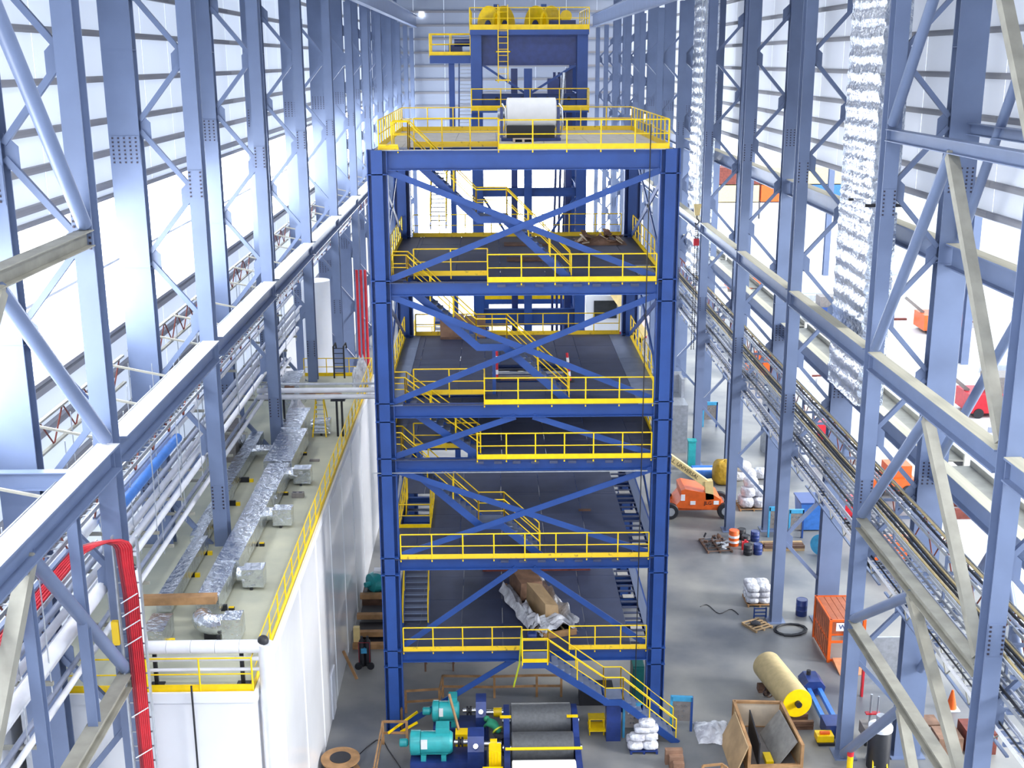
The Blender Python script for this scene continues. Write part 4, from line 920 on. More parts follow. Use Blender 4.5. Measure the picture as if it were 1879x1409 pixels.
for x in (-1.02, -0.82): build(MB().sphere((x, 40.95, 0.85), 0.07, 0.07, 0.07), 'knob', 'chrome', t, 60)
# timber guard rail
def timber_rail(label, pts, h=1.05):
    t = thing('timber_rail', label, 'guard rail', pts[0])
    P_ = [V((p[0], p[1], 0)) for p in pts]
    for a, b in zip(P_, P_[1:]):
        for z in (h, h*0.5): build(MB().ob(a+V((0, 0, z)), b+V((0, 0, z)), 0.05, 0.1), 'rail', 'wood', t)
    for i, p in enumerate(P_): build(MB().box(p.x-0.05, p.x+0.05, p.y-0.05, p.y+0.05, 0, h), 'post', 'wood', t)
    return t
q = lambda x, y: tuple(onZ(x, y, 1.05))
timber_rail('timber guard rail around the rear of the drive pit', [q(737, 1300), q(744, 1268), q(806, 1264), q(812, 1240), q(907, 1241), q(985, 1239), q(1030, 1239)])
timber_rail('timber guard rail in front of the left drive motors', [q(686, 1409), q(702, 1324), q(746, 1324)])
tag(build(MB().ob(onZ(712, 1345, 0.6), onZ(766, 1306, 1.0), 0.05, 0.1), 'yellow_bar', 'yellow'), 'upper loose yellow bar by the front timber rail', 'bar', 'loose yellow bars')
tag(build(MB().ob(onZ(735, 1343, 0.5), onZ(766, 1325, 0.8), 0.05, 0.1), 'yellow_bar', 'yellow'), 'lower loose yellow bar by the front timber rail', 'bar', 'loose yellow bars')
# worker bending over the drive
def skin_body(name, nodes, edges, m, parent, root=0, sub=2):
    me = bpy.data.meshes.new(name); w = W[parent.name]
    me.from_pydata([(n[0]-w.x, n[1]-w.y, n[2]-w.z) for n in nodes], edges, []); me.materials.append(M[m])
    o = put(name, me, parent, w); o.modifiers.new('skin', 'SKIN').use_smooth_shade = True
    for i, n in enumerate(nodes): me.skin_vertices[0].data[i].radius = (n[3], n[4] if len(n) > 4 else n[3]); me.skin_vertices[0].data[i].use_root = (i == root)
    sd = o.modifiers.new('sub', 'SUBSURF'); sd.levels = sub; sd.render_levels = sub; return o
M['skin'] = mat('skin', (0.45, 0.26, 0.17), 0.5); M['trousers'] = mat('dark_trousers', (0.02, 0.02, 0.03), 0.8); M['shirt'] = mat('green_work_shirt', (0.015, 0.22, 0.12), 0.8)
px_, py_ = 0.02, 43.75
t = thing('person', 'person in green shirt and dark trousers bending over the drive', 'person', (px_, py_-0.25, 0))
hip = (px_+0.12, py_-0.1, 0.95)
skin_body('body', [(*hip, 0.15, 0.17), (px_-0.02, py_+0.08, 1.15, 0.15, 0.17), (px_-0.2, py_+0.3, 1.28, 0.17, 0.2), (px_-0.32, py_+0.45, 1.28, 0.07), (px_-0.4, py_+0.55, 1.24, 0.10, 0.12),
    (px_-0.06, py_+0.42, 1.22, 0.07), (px_-0.08, py_+0.62, 1.0, 0.055), (px_-0.2, py_+0.78, 0.88, 0.045),
    (px_-0.42, py_+0.2, 1.2, 0.07), (px_-0.52, py_+0.4, 0.98, 0.055), (px_-0.48, py_+0.62, 0.86, 0.045)],
    [(0, 1), (1, 2), (2, 3), (3, 4), (2, 5), (5, 6), (6, 7), (2, 8), (8, 9), (9, 10)], 'shirt', t)
skin_body('trousers', [(*hip, 0.17, 0.18), (px_+0.22, py_-0.12, 0.85, 0.11), (px_+0.25, py_-0.1, 0.48, 0.08), (px_+0.26, py_-0.2, 0.1, 0.065), (px_+0.02, py_-0.05, 0.85, 0.11), (px_-0.02, py_+0.02, 0.48, 0.08), (px_+0.0, py_-0.08, 0.1, 0.065)],
    [(0, 1), (1, 2), (2, 3), (0, 4), (4, 5), (5, 6)], 'trousers', t)
build(MB().lathe((px_+0.05, py_-0.0, 1.03), (-0.5, 0.6, 0.55), [(0, 0.18), (0.0, 0.235), (0.06, 0.24), (0.06, 0.18)], 18), 'reflective_hem', 'lime', t, 40)
build(MB().sphere((px_-0.42, py_+0.57, 1.24), 0.13, 0.14, 0.13), 'hard_hat', 'green', t, 60)
for dx in (0.26, 0.0): build(MB().sphere((px_+dx, py_-0.1 + (0.06 if dx == 0 else -0.05), 0.05), 0.06, 0.14, 0.06), 'boot', 'black', t, 60)
for (bx, by, bz) in ((px_-0.2, py_+0.8, 0.86), (px_-0.48, py_+0.65, 0.84)):
    hd = build(MB().sphere((bx, by, bz), 0.045, 0.055, 0.03), 'hand', 'skin', t, 60)
    for k in range(4): build(MB().tube([(bx-0.03+0.02*k, by+0.03, bz), (bx-0.03+0.02*k, by+0.085-0.008*abs(k-1.5), bz-0.01), (bx-0.03+0.02*k, by+0.1, bz-0.045)], 0.009, 6), 'finger', 'skin', hd, 60)
    build(MB().tube([(bx-0.04, by-0.01, bz), (bx-0.07, by+0.02, bz-0.01), (bx-0.065, by+0.05, bz-0.03)], 0.010, 6), 'thumb', 'skin', hd, 60)

# control panels in sky-blue frames
def panel(label, px, py0, zh, w, ang=0.0, pxz=0.0):
    p = onZ(px, py0); t = thing('control_panel', label, 'control panel', p, 'free-standing control panels'); x, y = p.x, p.y
    h0 = zh*0.3
    pcs = [(MB().box(-w/2, w/2, -0.04, 0.06, h0, zh), 'face', 'panelgrey'), (MB().box(-w/2-0.02, w/2+0.02, -0.06, 0.08, zh*0.88, zh+0.02), 'top_band', 'skyblue')]
    for s in (-1, 1): pcs.append((MB().box(s*w/2-0.05, s*w/2+0.05, -0.06, 0.1, 0, zh), 'post', 'blue' if s > 0 else 'skyblue'))
    for k, (u, v) in enumerate(((-0.25, 0.75), (0.0, 0.75), (0.2, 0.75), (-0.12, 0.6), (0.1, 0.6), (-0.12, 0.45), (0.05, 0.45))): pcs.append((MB().cyl((u*w, -0.07, v*zh), (u*w, -0.04, v*zh), 0.035, n=8), 'button', 'chrome'))
    for mb, n, m in pcs: build(mb.rot(ang).mv((x, y, 0)), n, m, t)
    return t
panel('control panel with sky-blue frame at the stair foot', 1160, 1352, 1.55, 0.75)
panel('control panel standing right of the stair', 1249, 1340, 1.6, 0.85, -0.1)
panel('left of two control panels behind the oil drums', 1421, 985, 1.9, 0.75)
panel('right of two control panels behind the oil drums', 1459, 987, 1.8, 0.8)
panel('control panel beside the far right column', 1302, 783, 2.0, 1.05)
# yellow stool frame and dark cabinet under the stair
t = thing('step_stool', 'yellow step stool in the shade of the stair', 'stool', (4.35, 45.2, 0))
for x in (3.95, 4.55):
    for y in (45.0, 45.5): build(MB().ob((x, y, 0), (x, y, 0.75), 0.05, 0.05), 'leg', 'yellow', t)
for z in (0.35, 0.75): build(MB().box(3.9, 4.6, 45.0 if z > .5 else 44.75, 45.5, z-0.04, z), 'step', 'yellow', t)
tag(build(MB().box(6.0, 6.5, 47.2, 48.2, 0, 2.0).box(6.02, 6.48, 47.15, 47.2, 0.1, 1.9), 'green_cabinet', mat('dark_green', (0.01, 0.10, 0.10), 0.4)), 'dark green cabinet behind the right tower column', 'cabinet')
tag(build(MB().box(3.7, 5.2, 47.4, 48.3, 0, 0.75), 'dark_bin', 'black'), 'dark low bin under the tower behind the rolls', 'bin')
# bagged sacks on a pallet
def pallet(t, x0, x1, y0, y1, z0=0.0, m='wood', rot=0.0):
    c = ((x0+x1)/2, (y0+y1)/2, 0)
    for k in range(5):
        ya = y0+(y1-y0-0.1)*k/4; build(MB().box(x0, x1, ya, ya+0.12, z0+0.11, z0+0.13).rot(rot, c), 'slat', m, t)
    for k in range(3):
        xa = x0+(x1-x0-0.09)*k/2; build(MB().box(xa, xa+0.09, y0, y1, z0, z0+0.11).rot(rot, c), 'bearer', m, t)
def sack(t, x, y, z, rx, ry, rz, m='plastic', name='sack', seed=0):
    def fn(u, v):
        a = 2*PI*u; b = PI*v; f = lambda c: math.copysign(abs(c)**0.6, c)
        k = 1+0.12*noise.noise(V((math.cos(a)*2+seed, math.sin(a)*2, math.cos(b)*2)))
        return (x+rx*f(math.cos(a))*f(math.sin(b))*k, y+ry*f(math.sin(a))*f(math.sin(b))*k, max(z, z+rz+rz*f(math.cos(b))*k))
    return build(MB().grid(fn, 16, 10), name, m, t, 60)
p = onZ(1178, 1372); t = thing('sack_pile', 'pile of white plastic-wrapped sacks near the stair foot', 'sacks', p)
pallet(t, p.x-0.55, p.x+0.6, p.y-0.5, p.y+0.6, 0, 'navy')
k = 0
for z, lst in ((0.13, ((-0.3, -0.2), (0.3, -0.2), (-0.3, 0.3), (0.3, 0.3))), (0.40, ((-0.2, 0.0), (0.32, 0.05), (0.1, 0.35))), (0.68, ((0.0, 0.15), (0.35, 0.2))), (0.92, ((0.2, 0.2),))):
    for dx, dy in lst: sack(t, p.x+dx, p.y+dy, z, 0.34, 0.27, 0.14, seed=k); k += 3
# brown block steps
p = onZ(1228, 1388); t = thing('block_steps', 'brown cardboard block steps at the bottom edge', 'steps', p)
for k in range(4): build(MB().box(p.x-0.25+0.13*k, p.x+0.45, p.y-0.6-0.25*k, p.y-0.36-0.25*k, 0, 0.65-0.15*k), 'step_block', 'brown', t)
# open crate
def crate(label, c):
    t = thing('open_crate', label, 'crate', V(((c[0].x+c[2].x)/2, (c[0].y+c[2].y)/2, 0)))
    h = 1.3; G = [V((p.x, p.y, 0)) for p in c]
    nm = ('back_side', 'right_side', 'front_side', 'left_side')
    for i in range(4):
        a, b = G[i], G[(i+1) % 4]
        hh = 0.4 if i == 2 else h
        build(MB().ob(a+V((0, 0, hh*0.5)), b+V((0, 0, hh*0.5)), 0.03, hh-0.1), nm[i], 'plypale' if i == 0 else 'ply', t)
        for z in (hh-0.05, 0.07): build(MB().ob(a+V((0, 0, z)), b+V((0, 0, z)), 0.12, 0.11), 'frame_rail', 'wood', t)
        build(MB().box(a.x-0.06, a.x+0.06, a.y-0.06, a.y+0.06, 0, h), 'corner_post', 'wood', t)
    cx, cy = (G[0].x+G[2].x)/2, (G[0].y+G[2].y)/2
    build(MB().prism([(g.x*0.97+cx*0.03, g.y*0.97+cy*0.03) for g in (G[3], G[2], G[1], G[0])], 'z', 0.04, 0.09), 'floor_board', 'panelgrey', t)
    return t, G
C_ = [onZ(1347, 1285, 1.3), onZ(1433, 1287, 1.3), onZ(1473, 1365, 1.3), onZ(1340, 1372, 1.3)]
C_[3] = V((C_[0].x-0.05, C_[2].y-0.05, 0))
t, G = crate('large open wooden crate with panels leaning inside', C_)
tag(build(MB().ob((G[0].x+0.55, G[0].y-0.6, 0.65), (G[0].x+0.42, G[3].y+0.3, 0.65), 0.05, 1.1), 'black_sheet', 'black'), 'dark panel leaning along the left inside of the crate', 'panel')
mb = MB(); mb.hexa([(G[1].x-0.95, G[1].y-0.5, 0.12), (G[1].x-0.9, G[1].y-0.5, 0.12), (G[2].x-0.85, G[2].y+0.3, 0.12), (G[2].x-0.9, G[2].y+0.3, 0.12), (G[1].x-0.2, G[1].y-0.5, 1.2), (G[1].x-0.15, G[1].y-0.5, 1.2), (G[2].x-0.12, G[2].y+0.3, 1.2), (G[2].x-0.17, G[2].y+0.3, 1.2)])
tag(build(mb, 'grey_panel', mat('grey_board', (0.33, 0.32, 0.30), 0.7)), 'grey board leaning against the right inside of the crate', 'panel')
tag(build(MB().box(G[0].x+0.75, G[0].x+1.05, G[3].y+0.4, G[3].y+1.1, 0.1, 0.3), 'yellow_item', 'yellow'), 'yellow plastic item on the crate floor', 'item')
mb = MB(); x0, y0 = G[0].x-0.12, 0; mb.hexa([(x0-0.6, G[3].y-0.3, 0), (x0-0.55, G[3].y-0.3, 0), (x0-0.55, G[0].y-0.9, 0), (x0-0.6, G[0].y-0.9, 0), (x0-0.06, G[3].y-0.2, 1.35), (x0-0.01, G[3].y-0.2, 1.35), (x0-0.01, G[0].y-1.0, 1.35), (x0-0.06, G[0].y-1.0, 1.35)])
tag(build(mb, 'crate_lid', 'ply'), 'plywood lid leaning on the left outside of the crate', 'board')
timber_rail('small timber frame at the bottom edge beside the crate', [tuple(onZ(1290, 1405, 0.8)), tuple(onZ(1325, 1402, 0.8)), tuple(onZ(1335, 1409, 0.8))], 0.8)
# crumpled foil sheet
def tarp(label, c, rx, ry, rz, seed, m='plastic', name='tarp', cat='sheet', nu=26):
    def fn(u, v):
        x, y = (u-0.5)*2, (v-0.5)*2; r = min(1, max(abs(x), abs(y)))
        z = rz*(1-r)**0.6*(0.6+0.8*abs(noise.noise(V((x*2+seed, y*2, seed))))) + 0.05*abs(noise.noise(V((x*6, y*6, seed))))
        return (c.x+rx*x*(1+0.15*noise.noise(V((y*2, seed, 0)))), c.y+ry*y*(1+0.2*noise.noise(V((x*2, seed, 4)))), c.z+z+0.01)
    return tag(build(MB().grid(fn, nu, nu), name, m, None, 60), label, cat)
tarp('crumpled silver sheet on the floor beside the crate', onZ(1308, 1345), 0.75, 0.85, 0.45, 4)
# tan roll on cradle
p = onZ(1452, 1302); t = thing('wrapped_roll', 'large tan wrapped roll with yellow end on a brown cradle', 'roll', p)
a0 = V((12.35, 49.2, 0.95)); a1 = V((12.92, 45.75, 0.95)); ax = (a1-a0).normalized(); L = (a1-a0).length
build(MB().lathe(a0, ax, [(0, 0.6), (0.05, 0.66), (L-0.02, 0.66)], 32), 'roll_body', 'tan', t, 40)
build(MB().lathe(a1-ax*0.02, ax, [(0, 0.66), (0.03, 0.65), (0.03, 0.1)], 32), 'end_face', 'yellow', t, 40)
build(MB().lathe(a1, ax, [(0, 0.14), (0.18, 0.14), (0.18, 0.05)], 14), 'core', 'black', t, 40)
build(MB().lathe(a0-ax*0.15, ax, [(0, 0.2), (0.15, 0.2), (0.15, 0.1)], 14), 'core', 'black', t, 40)
for e in (a0+ax*0.7, a1-ax*0.4):
    for k in range(2): build(MB().box(e.x-0.62, e.x+0.62, e.y-0.2, e.y+0.2, 0.16*k, 0.16*k+0.14), 'cradle_timber', 'cleat', t)
for k in range(3): build(MB().box(a1.x-0.5, a1.x+0.6, a1.y-0.5-0.05, a1.y-0.4, 0.14*k, 0.14*k+0.11), 'cradle_timber', 'cleat', t)
p = onZ(1408, 1280); t = thing('shackle_pile', 'dark shackles and slings heaped beside the tan roll', 'shackles', p)
for k in range(8): build(MB().tube([(p.x+0.1*math.cos(k)+0.12*math.cos(a), p.y+0.25*math.sin(k*1.3)+0.05*k*0.3, 0.15+0.07*k*0.6+0.12*math.sin(a)) for a in [j*PI/4 for j in range(9)]], 0.03), 'shackle', 'black' if k % 2 else 'cleat', t, 60)
# blue equipment frame
p = onZ(1520, 1315); t = thing('machine_skid', 'long blue steel machine frame lying beside the tan roll', 'machine frame', p); x, y = 14.1, 46.3
x = p.x-0.2
for s in (-1, 1): build(MB().box(x+s*0.24-0.09, x+s*0.24+0.09, 45.2, 48.2, 0.25, 0.45), 'side_member', 'pipeblue', t)
build(MB().prism([(x-0.42, 0.1), (x+0.42, 0.1), (x+0.5, 0.5), (x+0.28, 0.75), (x-0.28, 0.75), (x-0.5, 0.5)], 'y', 47.9, 48.9), 'head_block', 'navy', t)
build(MB().box(x-0.4, x+0.42, 44.5, 45.4, 0.0, 0.6), 'foot_block', 'navy', t); build(MB().cyl((x-0.1, 48.6, 0.75), (x-0.1, 48.6, 0.95), 0.1), 'lifting_eye', 'black', t)
p = onZ(1512, 1362); t = thing('yellow_pump', 'small yellow pump unit on black base by the right column', 'pump', p)
build(MB().box(p.x-0.35, p.x+0.35, p.y-0.2, p.y+0.3, 0.12, 0.4), 'body', 'yellow', t); build(MB().box(p.x-0.3, p.x+0.4, p.y-0.3, p.y+0.3, 0, 0.12), 'base', 'black', t); build(MB().cyl((p.x-0.2, p.y, 0.45), (p.x+0.2, p.y, 0.45), 0.08), 'shaft', 'orange', t)
p = onZ(1553, 1404); t = thing('extinguisher_post', 'red topped yellow bollard at the right column foot', 'bollard', p)
build(MB().cyl((p.x, p.y-0.4, 0), (p.x, p.y-0.4, 0.7), 0.12, n=14), 'post', 'yellow', t, 40); build(MB().cyl((p.x, p.y-0.4, 0.7), (p.x, p.y-0.4, 1.05), 0.13, n=14), 'cap', 'red', t, 40)
# orange cage
t = thing('orange_cage', 'orange mesh work cage with ramp and white sign', 'cage', (16.4, 52.3, 0))
x0, x1, y0, y1, h = 15.75, 17.35, 51.1, 53.7, 2.2
for X in (x0, x1):
    for Y in (y0, y1): build(MB().box(X-0.07, X+0.07, Y-0.07, Y+0.07, 0, h), 'post', 'orange', t)
for z in (0.1, 1.05, h-0.05):
    for a, b in (((x0, y0), (x0, y1)), ((x0, y1), (x1, y1)), ((x1, y1), (x1, y0)), ((x0, y0), (x1, y0))): build(MB().ob((*a, z), (*b, z), 0.08, 0.1), 'rail', 'orange', t)
M['mesh_orange'] = mat('orange_mesh_infill', (0.42, 0.12, 0.05), 0.6)
for k in range(8): build(MB().box(x0-0.02, x0+0.02, y0+0.2+0.3*k, y0+0.42+0.3*k, 0.15, h-0.1), 'mesh_panel', 'mesh_orange', t)
for k in range(5): build(MB().box(x0+0.07+0.3*k, x0+0.34+0.3*k, y0+0.05, y1-0.05, h-0.06, h-0.03), 'roof_panel', 'mesh_orange', t)
build(MB().box(x0+0.05, x1-0.05, y1-0.03, y1, 0.1, h), 'back_panel', 'mesh_orange', t)
sg = build(MB().box(x0+0.25, x1-0.15, y0-0.1, y0-0.07, h-0.55, h-0.15), 'sign', 'white', t)
letters('W-1  L', 0.33, 'navy', sg, ((x0+x1)/2+0.05, y0-0.105, h-0.35), (PI/2, 0, 0))
mb = MB(); mb.hexa([(x0+0.2, y0-1.3, 0), (x1-0.1, y0-1.3, 0), (x1-0.1, y0, 0), (x0+0.2, y0, 0), (x0+0.2, y0-1.3, 0.03), (x1-0.1, y0-1.3, 0.03), (x1-0.1, y0, 0.22), (x0+0.2, y0, 0.22)])
M['faded'] = mat('faded_orange_plate', (0.62, 0.27, 0.13), 0.6); build(mb, 'ramp', 'faded', t)
# drum, sack pile, pallets
def drum(label, px, py, m, r=0.29, h=0.88, bands=None, cat='drum'):
    p = onZ(px, py); t = thing('drum', label, cat, p)
    build(MB().lathe(p, (0, 0, 1), [(0, r*0.95), (0.02, r), (h*0.33, r), (h*0.35, r*1.04), (h*0.37, r), (h*0.65, r), (h*0.67, r*1.04), (h*0.69, r), (h-0.02, r), (h, r*0.95), (h-0.03, r*0.9)], 20), 'barrel', m, t, 40)
    build(MB().cyl((p.x, p.y, h-0.03), (p.x, p.y, h-0.01), r*0.9, n=20), 'lid', m, t)
    for z, bm in (bands or []): build(MB().cyl((p.x, p.y, z), (p.x, p.y, z+0.14), r*1.05, n=20), 'band', bm, t, 40)
    return t
drum('dark blue drum beside the orange cage', 1470, 1128, 'navy')
p = onZ(1397, 1108); t = thing('bag_pallet', 'white bags stacked on a pallet before the second right column', 'bags', p); p.x -= 0.05
pallet(t, p.x-0.75, p.x+0.55, p.y-0.4, p.y+1.0)
k = 20
for z in (0.13, 0.45, 0.77):
    for dx, dy in ((-0.35, -0.1), (0.25, -0.1), (-0.35, 0.55), (0.25, 0.55)): sack(t, p.x+dx-0.08, p.y+dy+0.1, z, 0.36, 0.36, 0.17, 'plastic', 'bag', k); k += 2
p = onZ(1388, 1150); t = thing('flat_pallet', 'flat wooden pallet with a black bag on it', 'pallet', p); pallet(t, p.x-0.5, p.x+0.6, p.y-0.5, p.y+0.6, 0, 'ply', 0.5)
tag(sack(None, p.x-0.05, p.y, 0.13, 0.25, 0.2, 0.07, 'black', 'black_bag', 77), 'black bag lying on the flat wooden pallet', 'bag')
p = onZ(1398, 1140); t = thing('blue_pallet', 'small blue steel pallet frame against the column foot', 'pallet', p)
for k in range(3): build(MB().box(p.x-0.35, p.x+0.3, p.y+0.35, p.y+0.4, 0.1+0.2*k, 0.16+0.2*k), 'bar', 'blue', t)
for s in (-0.33, 0.28): build(MB().box(p.x+s-0.03, p.x+s+0.03, p.y+0.32, p.y+0.42, 0, 0.6), 'upright', 'blue', t)
pts = [onZ(1440+25*math.cos(a)*(1+0.02*a)+10, 1155+9*math.sin(a)*(1+0.02*a), 0.05) for a in [0.5*k for k in range(30)]]
tag(build(MB().tube(pts, 0.04, 6), 'coiled_hose', 'black', None, 60), 'black hose coiled on the floor before the orange cage', 'hose')
pts = [onZ(1285+70*k/12, 1113-6*math.sin(k*0.8)+k*1.1, 0.02) for k in range(13)]
tag(build(MB().tube(pts, 0.02, 5), 'loose_wire', 'black', None, 60), 'thin loose wire on the open floor', 'wire')
# scrap by the third right column
p = onZ(1322, 1005); t = thing('scrap_pallet', 'pallet of dark metal scrap and fittings beside the orange barrel', 'scrap', p); pallet(t, p.x-1.0, p.x+0.5, p.y-0.8, p.y+1.2, 0, 'cleat', 0.1)
for k in range(22):
    a = V((p.x+random.uniform(-0.9, 0.45), p.y+random.uniform(-0.7, 1.1), 0.18+random.uniform(0, 0.2))); b = a+V((random.uniform(-0.5, 0.5), random.uniform(-0.3, 0.3), random.uniform(-0.05, 0.25)))
    build(MB().ob(a, b, random.uniform(0.05, 0.15), random.uniform(0.05, 0.15)), 'fitting', random.choice(['black', 'cleat', 'galv', 'black']), t)
drum('orange and white striped traffic barrel', 1346, 1000, 'orange', 0.3, 0.95, [(0.2, 'white'), (0.52, 'white')], 'traffic barrel')
for i, (x_, y_, m) in enumerate(((1368, 1000, 'black'), (1385, 992, 'navy'), (1372, 1017, 'black'), (1390, 1016, 'navy'), (1360, 988, 'black'))):
    drum(['black oil drum behind the red can', 'dark blue oil drum next to the timber pile', 'front black oil drum with pale lid ring', 'front dark blue oil drum', 'rear black oil drum beside the striped barrel'][i], x_, y_, m, 0.26, 0.62)
p = onZ(1364, 1003); tag(build(MB().box(p.x-0.18, p.x+0.18, p.y-0.5, p.y-0.3, 0, 0.5).box(p.x-0.05, p.x+0.08, p.y-0.45, p.y-0.35, 0.5, 0.6), 'fuel_can', 'red'), 'red fuel can among the oil drums', 'can')
t = thing('timber_pile', 'stack of long dark timbers beside the oil drums', 'timber', onZ(1435, 1005))
p = onZ(1435, 1005)
for k in range(7):
    build(MB().box(p.x-1.2+0.06*(k % 3), p.x+1.2, p.y-0.5+0.3*(k % 4), p.y-0.3+0.3*(k % 4), 0.17*(k//4), 0.17*(k//4)+0.15), 'timber', 'cleat' if k % 3 else 'ply', t)
# boom lift
bl = onZ(1282, 945)
t = thing('boom_lift', 'orange boom lift with cream boom parked beside the tower', 'boom lift', bl)
x, y = bl.x+0.1, bl.y
build(MB().prism([(x-1.75, 0.75), (x+0.9, 0.55), (x+1.15, 0.7), (x+1.15, 1.25), (x+0.6, 1.6), (x-1.1, 1.95), (x-1.35, 1.85), (x-1.3, 1.3)], 'y', y-0.6, y+1.5), 'turntable', 'orange', t)
build(MB().box(x-2.2, x+1.5, y-0.3, y+1.4, 0.45, 0.75), 'chassis', 'orange', t)
for wx, wy in ((x-2.0, y-0.6), (x+1.45, y-0.6), (x-2.0, y+1.4), (x+1.45, y+1.4)):
    w_ = build(MB().lathe((wx, wy-0.18, 0.52), (0, 1, 0), [(0, 0.3), (0.0, 0.48), (0.05, 0.52), (0.3, 0.52), (0.35, 0.48), (0.35, 0.3)], 22), 'wheel', 'black', t, 30); build(MB().cyl((wx, wy-0.2, 0.52), (wx, wy-0.1, 0.52), 0.27, n=18), 'rim', 'galv', w_, 40)
q0 = V((x+0.35, y-0.35, 2.15)); q1 = V((x-3.2, y-0.35, 4.75))
bm = build(MB().ob(q0, q1, 0.45, 0.42, (0, 1, 0)), 'boom', 'cream', t)
build(MB().ob((x+0.35, y-0.35, 2.45), (x+0.45, y-0.35, 1.25), 0.5, 0.5, (0, 1, 0)), 'boom_pivot', 'cream', t)
ang = math.atan2(q1.z-q0.z, q1.x-q0.x)+PI
letters('A.L. UNIVERSAL', 0.33, 'black', bm, q0.lerp(q1, 0.45)+V((0, -0.235, 0)), (PI/2, -ang, 0))
letters('JLG', 0.32, 'black', t, (x+0.35, y-0.61, 1.02), (PI/2, 0, 0))
for u, v in ((-0.6, 1.05), (0.85, 1.05)): build(MB().box(x+u-0.16, x+u+0.16, y-0.62, y-0.6, v-0.12, v+0.12), 'decal', 'white', t)
build(MB().box(x-1.35, x-1.1, y-0.62, y-0.6, 1.2, 1.6), 'decal', 'white', t)
# bags, bins and tanks beyond
p = onZ(1385, 935); t = thing('bag_pallet', 'white bulk bags on a pallet behind the boom lift', 'bags', p); pallet(t, p.x-1.0, p.x+0.8, p.y-0.3, p.y+1.4, 0, 'wood')
k = 50
for z, l_ in ((0.13, ((-0.5, 0.2), (0.3, 0.2), (-0.5, 0.9), (0.3, 0.9))), (0.75, ((-0.4, 0.4), (0.3, 0.5))), (1.3, ((-0.2, 0.6),))):
    for dx, dy in l_: sack(t, p.x+dx, p.y+dy, z, 0.45, 0.42, 0.33, 'plastic', 'bag', k); k += 2
p = onZ(1360, 880); t = thing('bag_pallet', 'heaped white bags with red print beside the mustard bundle', 'bags', p)
for dx, dy, z in ((-0.3, 0, 0), (0.5, 0.2, 0), (0.1, 0.1, 0.55), (1.4, 0.3, 0)): sack(t, p.x+dx, p.y+dy, z, 0.55, 0.5, 0.35, 'plastic', 'bag', k); k += 2
p = onZ(1327, 888); tag(sack(None, p.x, p.y, 0, 0.75, 0.6, 0.85, mat('mustard_wrap', (0.50, 0.30, 0.02), 0.5, bump=0.5, bscale=4), 'mustard_bundle', 91), 'mustard wrapped bundle behind the boom lift', 'bundle')
p = onZ(1297, 880); t = thing('blue_bundle', 'blue and white striped rolls behind the boom lift', 'rolls', p)
for k in range(3): build(MB().cyl((p.x-0.9, p.y+0.5*k, 0.35), (p.x+0.8, p.y+0.5*k, 0.35), 0.33, n=16), 'roll', 'white' if k % 2 else 'pipeblue', t, 40)
p = onZ(1490, 975); t = thing('blue_bin', 'dark blue tipping bin between the right columns', 'bin', (p.x, p.y, 0))
mb = MB(); mb.hexa([(p.x-0.7, p.y, 0.1), (p.x+0.8, p.y, 0.1), (p.x+0.8, p.y+1.2, 0.1), (p.x-0.7, p.y+1.2, 0.1), (p.x-0.8, p.y-0.25, 1.9), (p.x+0.9, p.y-0.25, 1.9), (p.x+0.9, p.y+1.5, 1.9), (p.x-0.8, p.y+1.5, 1.9)]); build(mb, 'hopper', 'pipeblue', t); build(MB().box(p.x-0.85, p.x+0.95, p.y-0.3, p.y+1.55, 1.85, 1.95), 'rim', 'blue', t)
p = onZ(1505, 1018); t = thing('blue_disc', 'sky-blue disc reel leaning behind the outer column', 'reel', p); build(MB().lathe((p.x, p.y, 0.62), (-0.6, -0.8, 0.1), [(0, 0.1), (0, 0.62), (0.06, 0.62), (0.06, 0.1)], 26), 'flange', 'skyblue', t, 30); build(MB().cyl((p.x, p.y, 0.62), (p.x+0.25, p.y+0.35, 0.6), 0.25, n=16), 'hub', 'skyblue', t, 40)
t = thing('steel_tank', 'grey open-top steel tank behind the right tower edge', 'tank', (13.0, 83, 0)); build(MB().box(11.2, 14.0, 82.5, 86, 0, 3.6), 'shell', 'galv', t); build(MB().box(11.2, 14.0, 86.0, 86.1, 3.6, 5.2).box(11.2, 11.3, 83, 86, 3.6, 5.0).box(13.8, 14.0, 84.5, 86, 3.6, 5.0), 'hood', 'galv', t)
p = onZ(1268, 862); t = thing('teal_post', 'teal cabinet beside the grey steel tank', 'cabinet', p); build(MB().box(p.x-0.25, p.x+0.25, p.y-0.2, p.y+0.3, 0, 2.1), 'body', 'teal', t); build(MB().box(p.x-0.3, p.x+0.3, p.y-0.25, p.y+0.35, 2.1, 2.2), 'cap', 'teal', t)
t = thing('round_tank', 'large grey cylindrical tank behind the right outer columns', 'tank', (21.5, 83, 0)); build(MB().lathe((21.5, 83, 0), (0, 0, 1), [(0, 2.0), (4.4, 2.0), (4.6, 1.9), (4.8, 1.0)], 28), 'shell', 'galv', t, 30); build(MB().cyl((21.5, 83, 4.7), (21.5, 83, 5.2), 0.5), 'manway', 'galv', t)
t = thing('standing_plate', 'leaning dark plate beside the far white bags', 'plate', (18.6, 74.5, 0)); build(MB().ob((18.6, 74.5, 0), (19.2, 75.3, 2.8), 0.08, 0.6), 'plate', 'black', t)
